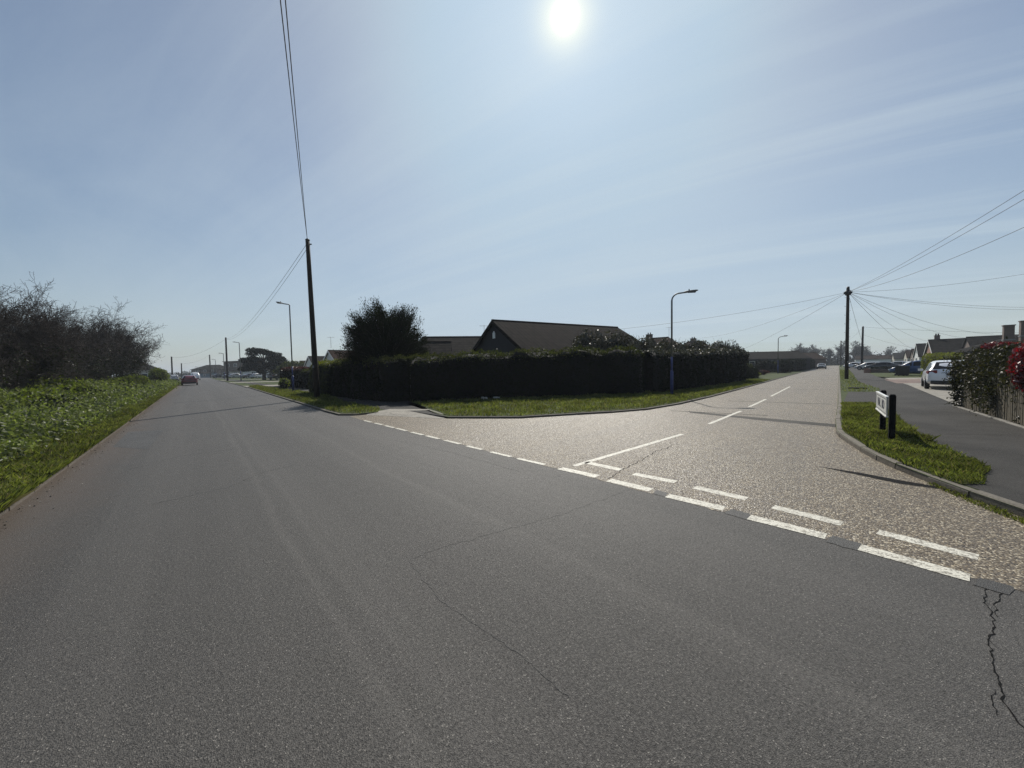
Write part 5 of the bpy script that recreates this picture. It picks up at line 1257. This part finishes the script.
right_house(999, 333.5, 45, 16, 11, 'brickp', 'roofg', 'nearest grey roofed bungalow with two square chimneys above the photinia hedge', hip=5.2, shift=-5.2 + 2, windows=((2, 0, 1.5, 1.8, 1.2),))
# the two broad chimneys of that roof stand on its near slope
nearh = [o for o in bpy.data.objects if o.get('label', '').startswith('nearest grey roofed')][0]
nroof = [c for c in children(nearh) if c.name.startswith('roof')][0]
inv = (Matrix.Translation(nearh.location) @ Matrix.Rotation(nearh.rotation_euler.z, 4, 'Z')).inverted()
for px0_, px1_, pt, pb_ in ((1002.8, 1014, 325.5, 341), (1019.8, 1032, 321, 337)):
    Yc = 40.0; A_ = ray(px0_, pb_); B_ = ray(px1_, pt); xa = A_.x * Yc / A_.y; xb = B_.x * Yc / B_.y; zt = CAMH + B_.z * Yc / B_.y; zb = CAMH + A_.z * Yc / A_.y - .9
    c = inv @ Vector(((xa + xb) / 2, Yc, 0)); wd = xb - xa
    wd *= .62
    ch = MB().box((c.x, c.y, (zt + zb) / 2 - .06), (wd, wd * .8, zt - zb)).box((c.x, c.y, zt - .04), (wd + .12, wd * .8 + .12, .1)).build('chimney', MAT['brickp'], nroof)
    MB().box((c.x, c.y, zb + .95), (wd + .08, wd * .8 + .08, .12)).build('flashing', MAT['metal'], ch)

# ------------------------------------------------------------------ vehicles
def make_car(name, paint, L=4.35, W=1.8, H=1.48, hatch=True, label='', group=None, detail=True):
    """lofted body; local +x is forward, origin on the ground at the middle"""
    root = empty(name, (0, 0, 0)); hw = W / 2
    # stations from rear to front: x, sill z, belt z, roof z, body half width, roof half width, hood flag
    if hatch:
        st = [(-.5, .42, .62, .64, .80, .60), (-.485, .30, .90, .93, .93, .74), (-.45, .24, .93, 1.02, .98, .74), (-.40, .22, .935, 1.22, 1.0, .72), (-.335, .21, .93, 1.41, 1.0, .70), (-.20, .2, .92, 1.47, 1.0, .72), (-.02, .2, .905, 1.48, 1.0, .73), (.10, .2, .895, 1.44, 1.0, .72), (.20, .2, .885, 1.27, 1.0, .72), (.285, .2, .885, 1.0, 1.0, .76), (.33, .2, .86, .90, .995, .78), (.42, .22, .74, .80, .97, .72), (.475, .27, .62, .68, .90, .64), (.5, .36, .5, .54, .76, .55)]
    else:
        st = [(-.5, .42, .66, .70, .80, .62), (-.485, .30, .90, .96, .93, .74), (-.43, .24, .92, 1.0, .98, .74), (-.34, .22, .93, 1.02, 1.0, .74), (-.24, .21, .92, 1.30, 1.0, .70), (-.14, .2, .92, 1.40, 1.0, .71), (-.02, .2, .905, 1.42, 1.0, .72), (.10, .2, .895, 1.38, 1.0, .72), (.19, .2, .885, 1.2, 1.0, .72), (.27, .2, .885, .98, 1.0, .76), (.33, .2, .86, .90, .995, .78), (.42, .22, .76, .80, .97, .72), (.475, .27, .62, .68, .90, .64), (.5, .36, .5, .54, .76, .55)]
    k_ = H / (1.48 if hatch else 1.42); rows = []
    for fx, zs, zb, zr, bw, rw in st:
        zb *= k_; zr *= k_; b_, r_ = bw * hw, rw * hw
        pts = [(b_ * .90, zs), (b_ * .985, zs + .12), (b_, (zs + zb) / 2), (b_ * .975, zb - .06), (b_ * .94, zb), (r_ + (b_ * .94 - r_) * .25 if zr > zb + .1 else b_ * .9, zb + (zr - zb) * .72), (r_ * .95, zr - .02 * (zr > zb + .1)), (r_ * .5, zr + .01)]
        rows.append([(fx * L, y, z) for y, z in pts] + [(fx * L, -y, z) for y, z in reversed(pts)])
    m_ = MB(); n_ = 16; vs = [p for r in rows for p in r]
    fs = [(i * n_ + j, i * n_ + j + 1, (i + 1) * n_ + j + 1, (i + 1) * n_ + j) for i in range(len(rows) - 1) for j in range(n_ - 1)]
    fs += [(i * n_ + n_ - 1, i * n_, (i + 1) * n_, (i + 1) * n_ + n_ - 1) for i in range(len(rows) - 1)] + [tuple(range(n_))[::-1], tuple((len(rows) - 1) * n_ + i for i in range(n_))]
    m_.add(vs, fs, 0, True); body = m_.build('body', paint, root)
    body.modifiers.new('sub', 'SUBSURF').levels = 1; body.modifiers['sub'].render_levels = 1
    # glazing: patches of the same surface standing just proud of it
    def patch(quad, name_, off_=.012, nu=1, mat='wglass', par=None):
        q = [Vector(p) for p in quad]; nr_ = (q[1] - q[0]).cross(q[3] - q[0]).normalized(); ctr = sum(q, Vector()) / 4
        if nr_.dot(ctr - Vector((0, 0, .9))) < 0: nr_ = -nr_
        vv = [p + nr_ * off_ for p in q] + [p - nr_ * .03 for p in q]
        return MB().add(vv, [(0, 1, 2, 3), (7, 6, 5, 4), (0, 4, 5, 1), (1, 5, 6, 2), (2, 6, 7, 3), (3, 7, 4, 0)]).build(name_, MAT[mat], par or root)
    def sp(i, j, f=0.0, g=0.0):   # point on the loft grid
        a = Vector(rows[i][j]); b_ = Vector(rows[min(i + 1, len(rows) - 1)][j]); c = Vector(rows[i][j + 1]); d = Vector(rows[min(i + 1, len(rows) - 1)][j + 1])
        return a.lerp(b_, f).lerp(c.lerp(d, f), g)
    gi = (3, 5, 7, 9) if hatch else (4, 5, 7, 9)
    # side windows
    for side in (0, 1):
        def P2_(i, top):
            r = rows[i]; q = (Vector(r[4]) * .93 + Vector(r[5]) * .07) if not top else (Vector(r[5]) * .75 + Vector(r[6]) * .25)
            return Vector((q.x, q.y if side == 0 else -q.y, q.z))
        for a, c in ((gi[0], gi[1]), (gi[1], gi[2]), (gi[2], gi[3])):
            lo0, lo1, t0, t1 = P2_(a, 0), P2_(c, 0), P2_(a, 1), P2_(c, 1)
            s0 = .06; e0, e1 = lo0.lerp(lo1, s0), lo0.lerp(lo1, 1 - s0); f0, f1 = t0.lerp(t1, s0), t0.lerp(t1, 1 - s0)
            patch([e0, e1, f1, f0], 'side_window')
    # rear screen and windscreen
    if hatch: i0, i1 = 2, 4
    else: i0, i1 = 3, 5
    r0, r1 = rows[i0], rows[i1]
    y0, y1 = r0[5][1] * .86, r1[6][1] * .9
    zl_ = r0[6][2]
    patch([(r0[0][0] + .01, y0, zl_ + .01), (r0[0][0] + .01, -y0, zl_ + .01), (r1[0][0], -y1, r1[6][2] - .03), (r1[0][0], y1, r1[6][2] - .03)], 'rear_window', .03)
    r0, r1 = rows[9], rows[7]
    patch([(r0[0][0], -r0[6][1] * .97, r0[6][2] + .02), (r0[0][0], r0[6][1] * .97, r0[6][2] + .02), (r1[0][0] + .03, r1[6][1] * .93, r1[6][2] - .04), (r1[0][0] + .03, -r1[6][1] * .93, r1[6][2] - .04)], 'windscreen', .03)
    for fx in (-.30, .305):
        for sg_ in (-1, 1):
            y = sg_ * (hw - .10); wl_ = MB()
            pr_ = [(0, .02), (.30, .02), (.315, .05), (.315, .17), (.30, .2), (0, .2)]
            vs = []; nn2 = 20
            for r_, o_ in pr_:
                for t_ in range(nn2):
                    a_ = 2 * math.pi * t_ / nn2; vs.append((fx * L + r_ * math.cos(a_), y + sg_ * (o_ - .08), .315 + r_ * math.sin(a_)))
            wl_.add(vs, [(i * nn2 + j, i * nn2 + (j + 1) % nn2, (i + 1) * nn2 + (j + 1) % nn2, (i + 1) * nn2 + j) for i in range(5) for j in range(nn2)], 0, False)
            wo_ = wl_.build('wheel', MAT['tyre'], root)
            MB().tube([(fx * L, y + sg_ * .10, .315), (fx * L, y + sg_ * .128, .315)], [.205, .19], 14).build('rim', MAT['rim'], wo_)
            # dark arch round the wheel
            ar = MB(); vs = []
            for t_ in range(13):
                a_ = math.pi * t_ / 12
                for rr_ in (.325, .385): vs.append((fx * L + rr_ * math.cos(a_), sg_ * (hw * 1.0 + .004), .315 + rr_ * math.sin(a_)))
            ar.add(vs, [(2 * i, 2 * i + 1, 2 * i + 3, 2 * i + 2) for i in range(12)]); ar.build('wheel_arch', MAT['black'], root)
    xr = -L / 2
    if detail:
        for sg_ in (-1, 1):
            MB().add([(xr + .03, sg_ * hw * .60, .84), (xr + .03, sg_ * hw * .60, 1.0), (xr + .13, sg_ * hw * .93, .98), (xr + .13, sg_ * hw * .95, .80), (xr + .42, sg_ * hw * 1.0, .93), (xr + .42, sg_ * hw * 1.0, .86)], [(0, 1, 2, 3), (3, 2, 4, 5)]).build('tail_light', MAT['redlamp'], root)
            MB().box((L / 2 - .09, sg_ * hw * .62, .60), (.14, .34, .13), rz=-sg_ * .35).build('headlight', MAT['whitepaint'], root)
            mr = MB().box((L * .16, sg_ * (hw + .09), .97), (.12, .2, .13)).build('wing_mirror', paint, root, bevel=.02)
        MB().box((xr - .012, 0, .78), (.02, .5, .12)).build('number_plate', MAT['plate'], root)
        MB().box((xr + .05, 0, .37), (.16, W * .84, .18)).build('rear_bumper', MAT['black'], root, bevel=.03)
        MB().box((L / 2 - .10, 0, .34), (.16, W * .7, .14)).build('front_grille', MAT['black'], root, bevel=.02)
    return tag(root, label, 'car', group)
PC = 'cars parked in the front gardens of the side road'
def park(o, xy, ang, z=.1): o.location = (xy[0], xy[1], z); o.rotation_euler = (0, 0, ang); return o
white = carpaint('white_car_paint', (.72, .73, .75)); redp = carpaint('dark_red_paint', (.13, .012, .016)); bluep = carpaint('blue_paint', (.02, .06, .16)); silv = carpaint('silver_paint', (.42, .43, .44)); darkp = carpaint('dark_paint', (.015, .016, .02))
def carpos(px, py, ang, L, W, corner):   # place by a measured wheel: corner = (sx, sy) wheel position in the car's frame
    g = Vector((*G(px, py, .1), 0)); c, s = math.cos(ang), math.sin(ang); ox, oy = corner; return (g.x - (ox * c - oy * s), g.y - (ox * s + oy * c))
hat = make_car('parked_hatchback', white, 4.36, 1.84, 1.50, label='white hatchback seen from behind, parked on the concrete drive by the photinia hedge', group=PC)
ang = ANG_V - rad(4); park(hat, carpos(926.5, 388.6, ang, 4.36, 1.82, (-.30 * 4.36, .86)), ang, .1)
redc = make_car('moving_car', redp, 4.4, 1.8, 1.45, label='dark red car seen from behind, at the left side of the main road'); park(redc, un(72, -.55), ANG_U, .005)
bc = make_car('parked_estate_car', bluep, 4.4, 1.8, 1.55, label='dark blue car on the lawn side of the white hatchback', group=PC); park(bc, AT(920.5, 38), ANG_V + rad(75), .1)
sc_ = make_car('parked_silver_car', silv, 4.2, 1.75, 1.45, label='pale silver car just left of the dark blue car', group=PC); park(sc_, AT(913.5, 44), ANG_V + rad(10), .1)
def car_copy(src, xy, ang, lab, grp=PC, z=.1, mat=None):
    o = copy_tree(src); park(o, xy, ang, z); o['label'] = lab; o['group'] = grp; o.name = src.name.split('.')[0]; return o
dk = make_car('parked_saloon', darkp, 4.4, 1.78, 1.42, hatch=False, label='dark saloon with a glinting screen, parked right of the slim black pole', group=PC); park(dk, AT(882, 60), ANG_V + rad(85), .1)
car_copy(sc_, AT(871, 66), ANG_V + rad(70), 'pale car whose bonnet shows beside the dark saloon, right of the slim black pole')
car_copy(sc_, AT(897, 72), ANG_V + rad(80), 'silver car behind the wheelie bin, between the dark saloon and the blue car')
wc2 = make_car('parked_white_car', white, 4.2, 1.75, 1.45, label='white car between the ringed pole and the slim black pole', group=PC, detail=False); park(wc2, AT(855, 88), ANG_V + rad(75), .1)
dk2 = car_copy(dk, AT(866, 84), ANG_V + rad(60), 'dark car immediately behind the foot of the slim black pole')
dk3 = car_copy(dk, vm(118, -3.2), ANG_V + math.pi, 'small dark car far down the side road where it narrows', 'distant cars on the side road', .005)
dk4 = car_copy(sc_, vm(150, -8), ANG_V + rad(90), 'tiny pale car at the far left end of the side road', 'distant cars on the side road', .005)
# cars by the pine
CP = 'cars parked near the pine on the main road'
for px, Y_, src, a_, lab in ((250, 108, dk, 1.2, 'dark car left of the pine trunk, nearest the street lamp'), (258, 104, sc_, 1.4, 'pale car under the left boughs of the pine'), (279, 80, dk, 1.3, 'dark car under the right boughs of the pine'), (236, 120, sc_, 1.2, 'pale car just right of the halfway telegraph pole'), (219, 130, dk, .9, 'dark car left of the halfway telegraph pole'), (230, 126, dk, 1.1, 'dark car behind the foot of the halfway telegraph pole')):
    car_copy(src, AT(px, Y_), a_, lab, CP)
van = make_car('white_van', white, 4.8, 1.95, 2.1, label='white van farther along the main road beyond the red car', detail=False); park(van, un(128, .2), ANG_U, .005); van['category'] = 'van'
car_copy(sc_, un(118, -3.6), ANG_U, 'pale car half hidden at the left roadside just before the red car', 'cars on the main road')

# wheelie bin, garden things
def bin_(xy, lab, rz=0.4):
    root = empty('wheelie_bin', (*xy, .1), rz); m_ = MB(); m_.box((0, 0, .5), (.5, .58, .9), taper=1.16); m_.build('bin_body', MAT['black'], root, bevel=.02)
    MB().box((0, 0, .99), (.62, .7, .06)).box((-.33, 0, .96), (.06, .5, .05)).build('lid', MAT['black'], root, bevel=.02)
    for s_ in (-1, 1): MB().tube([(-.24, s_ * .27, .1), (-.24, s_ * .33, .1)], .1, 12).build('wheel', MAT['tyre'], root)
    return tag(root, lab, 'bin', 'wheelie bins')
bin_(AT(900.8, 37.5), 'left one of two black wheelie bins on the lawn by the blue car'); bin_(AT(904.3, 37.2), 'right one of two black wheelie bins on the lawn by the blue car')
def low_wall(name, p0, p1, h, mat, lab, w_=.22):
    a, c = Vector((*p0, 0)), Vector((*p1, 0)); L = (c - a).length; o = MB().box((L / 2, 0, h / 2), (L, w_, h)).box((L / 2, 0, h + .03), (L + .04, w_ + .06, .06)).build(name, MAT[mat]); o.location = (a.x, a.y, .09); o.rotation_euler = (0, 0, math.atan2((c - a).y, (c - a).x)); return tag(o, lab, 'wall')
low_wall('garden_wall', AT(868, 50), AT(899, 47), .42, 'brickp', 'low dark brick garden wall in front of the parked dark saloon')
pn = MB().box((0, 0, .25), (.55, .4, .5)).box((0, 0, .53), (.62, .46, .06)); o = pn.build('brick_pier', MAT['brick']); o.location = (*AT(867.5, 49.5), .09); tag(o, 'short red brick pier at the left end of the low garden wall', 'pier')
x, y = AT(884, 51); shrub_mass('low_shrubs', (x, y), (2.2, .6, .42), 1600, .07, [MAT['core'], MAT['hedge']], label='low dark shrubs along the brick garden wall in front of the saloon')
x, y = AT(853, 24.8); x, y = vm(28.0, 1.0)
# flat dark disc for a dark patch on the verge
x, y = G(857, 388.4, .1); o = MB().tube([(0, 0, 0), (0, 0, .05)], [.42, .38], 14).build('dark_disc', MAT['tar']); o.location = (x, y, .1); tag(o, 'dark round cover in the grass in front of the tall ringed pole', 'disc')
# litter and pale stones on the verge before the hedge
x, y = G(486, 399.5, .1)
m_ = MB()
for k_ in range(7): m_.box((random.uniform(-.5, .9), random.uniform(-.25, .25), .06), (random.uniform(.08, .25), random.uniform(.06, .16), random.uniform(.03, .12)), random.uniform(0, 3), taper=.7)
# crumpled litter is one wind-blown heap
o = m_.build('litter', MAT['litter']); o.location = (x, y, .12); tag(o, 'small heap of pale litter on the grass at the foot of the long hedge', 'litter', kind='stuff')
# small stones along the left gutter and a pale flint on the road
P = []
ns_ = 420; s = RNG.uniform(2, 26, ns_); q_ = -1.70 + np.abs(RNG.normal(size=ns_)) * .12; X = s * U.x + q_ * N.x; Y = s * U.y + q_ * N.y
v, q = leaves(np.stack([X, Y, np.full(ns_, .006)], 1), .012, .7, 3); tag(npmesh('gutter_grit', v, q, MAT['kerb']), 'grit and leaf fragments gathered along the left gutter', 'grit', kind='stuff')

# ------------------------------------------------------------------ air
HAZE = True
if HAZE:
    m, nt, out = new_mat('haze'); b = NB(nt); pv = b.n('ShaderNodeVolumePrincipled')
    pv.inputs['Color'].default_value = (.80, .87, .95, 1); pv.inputs['Density'].default_value = .00055; pv.inputs['Anisotropy'].default_value = 0.1
    b.l(pv.outputs[0], out.inputs['Volume'])
    hz = MB().box((0, 800, 10.4), (3200, 3000, 23)).build('haze', m); tag(hz, 'thin bright haze in the air', 'haze', kind='stuff')
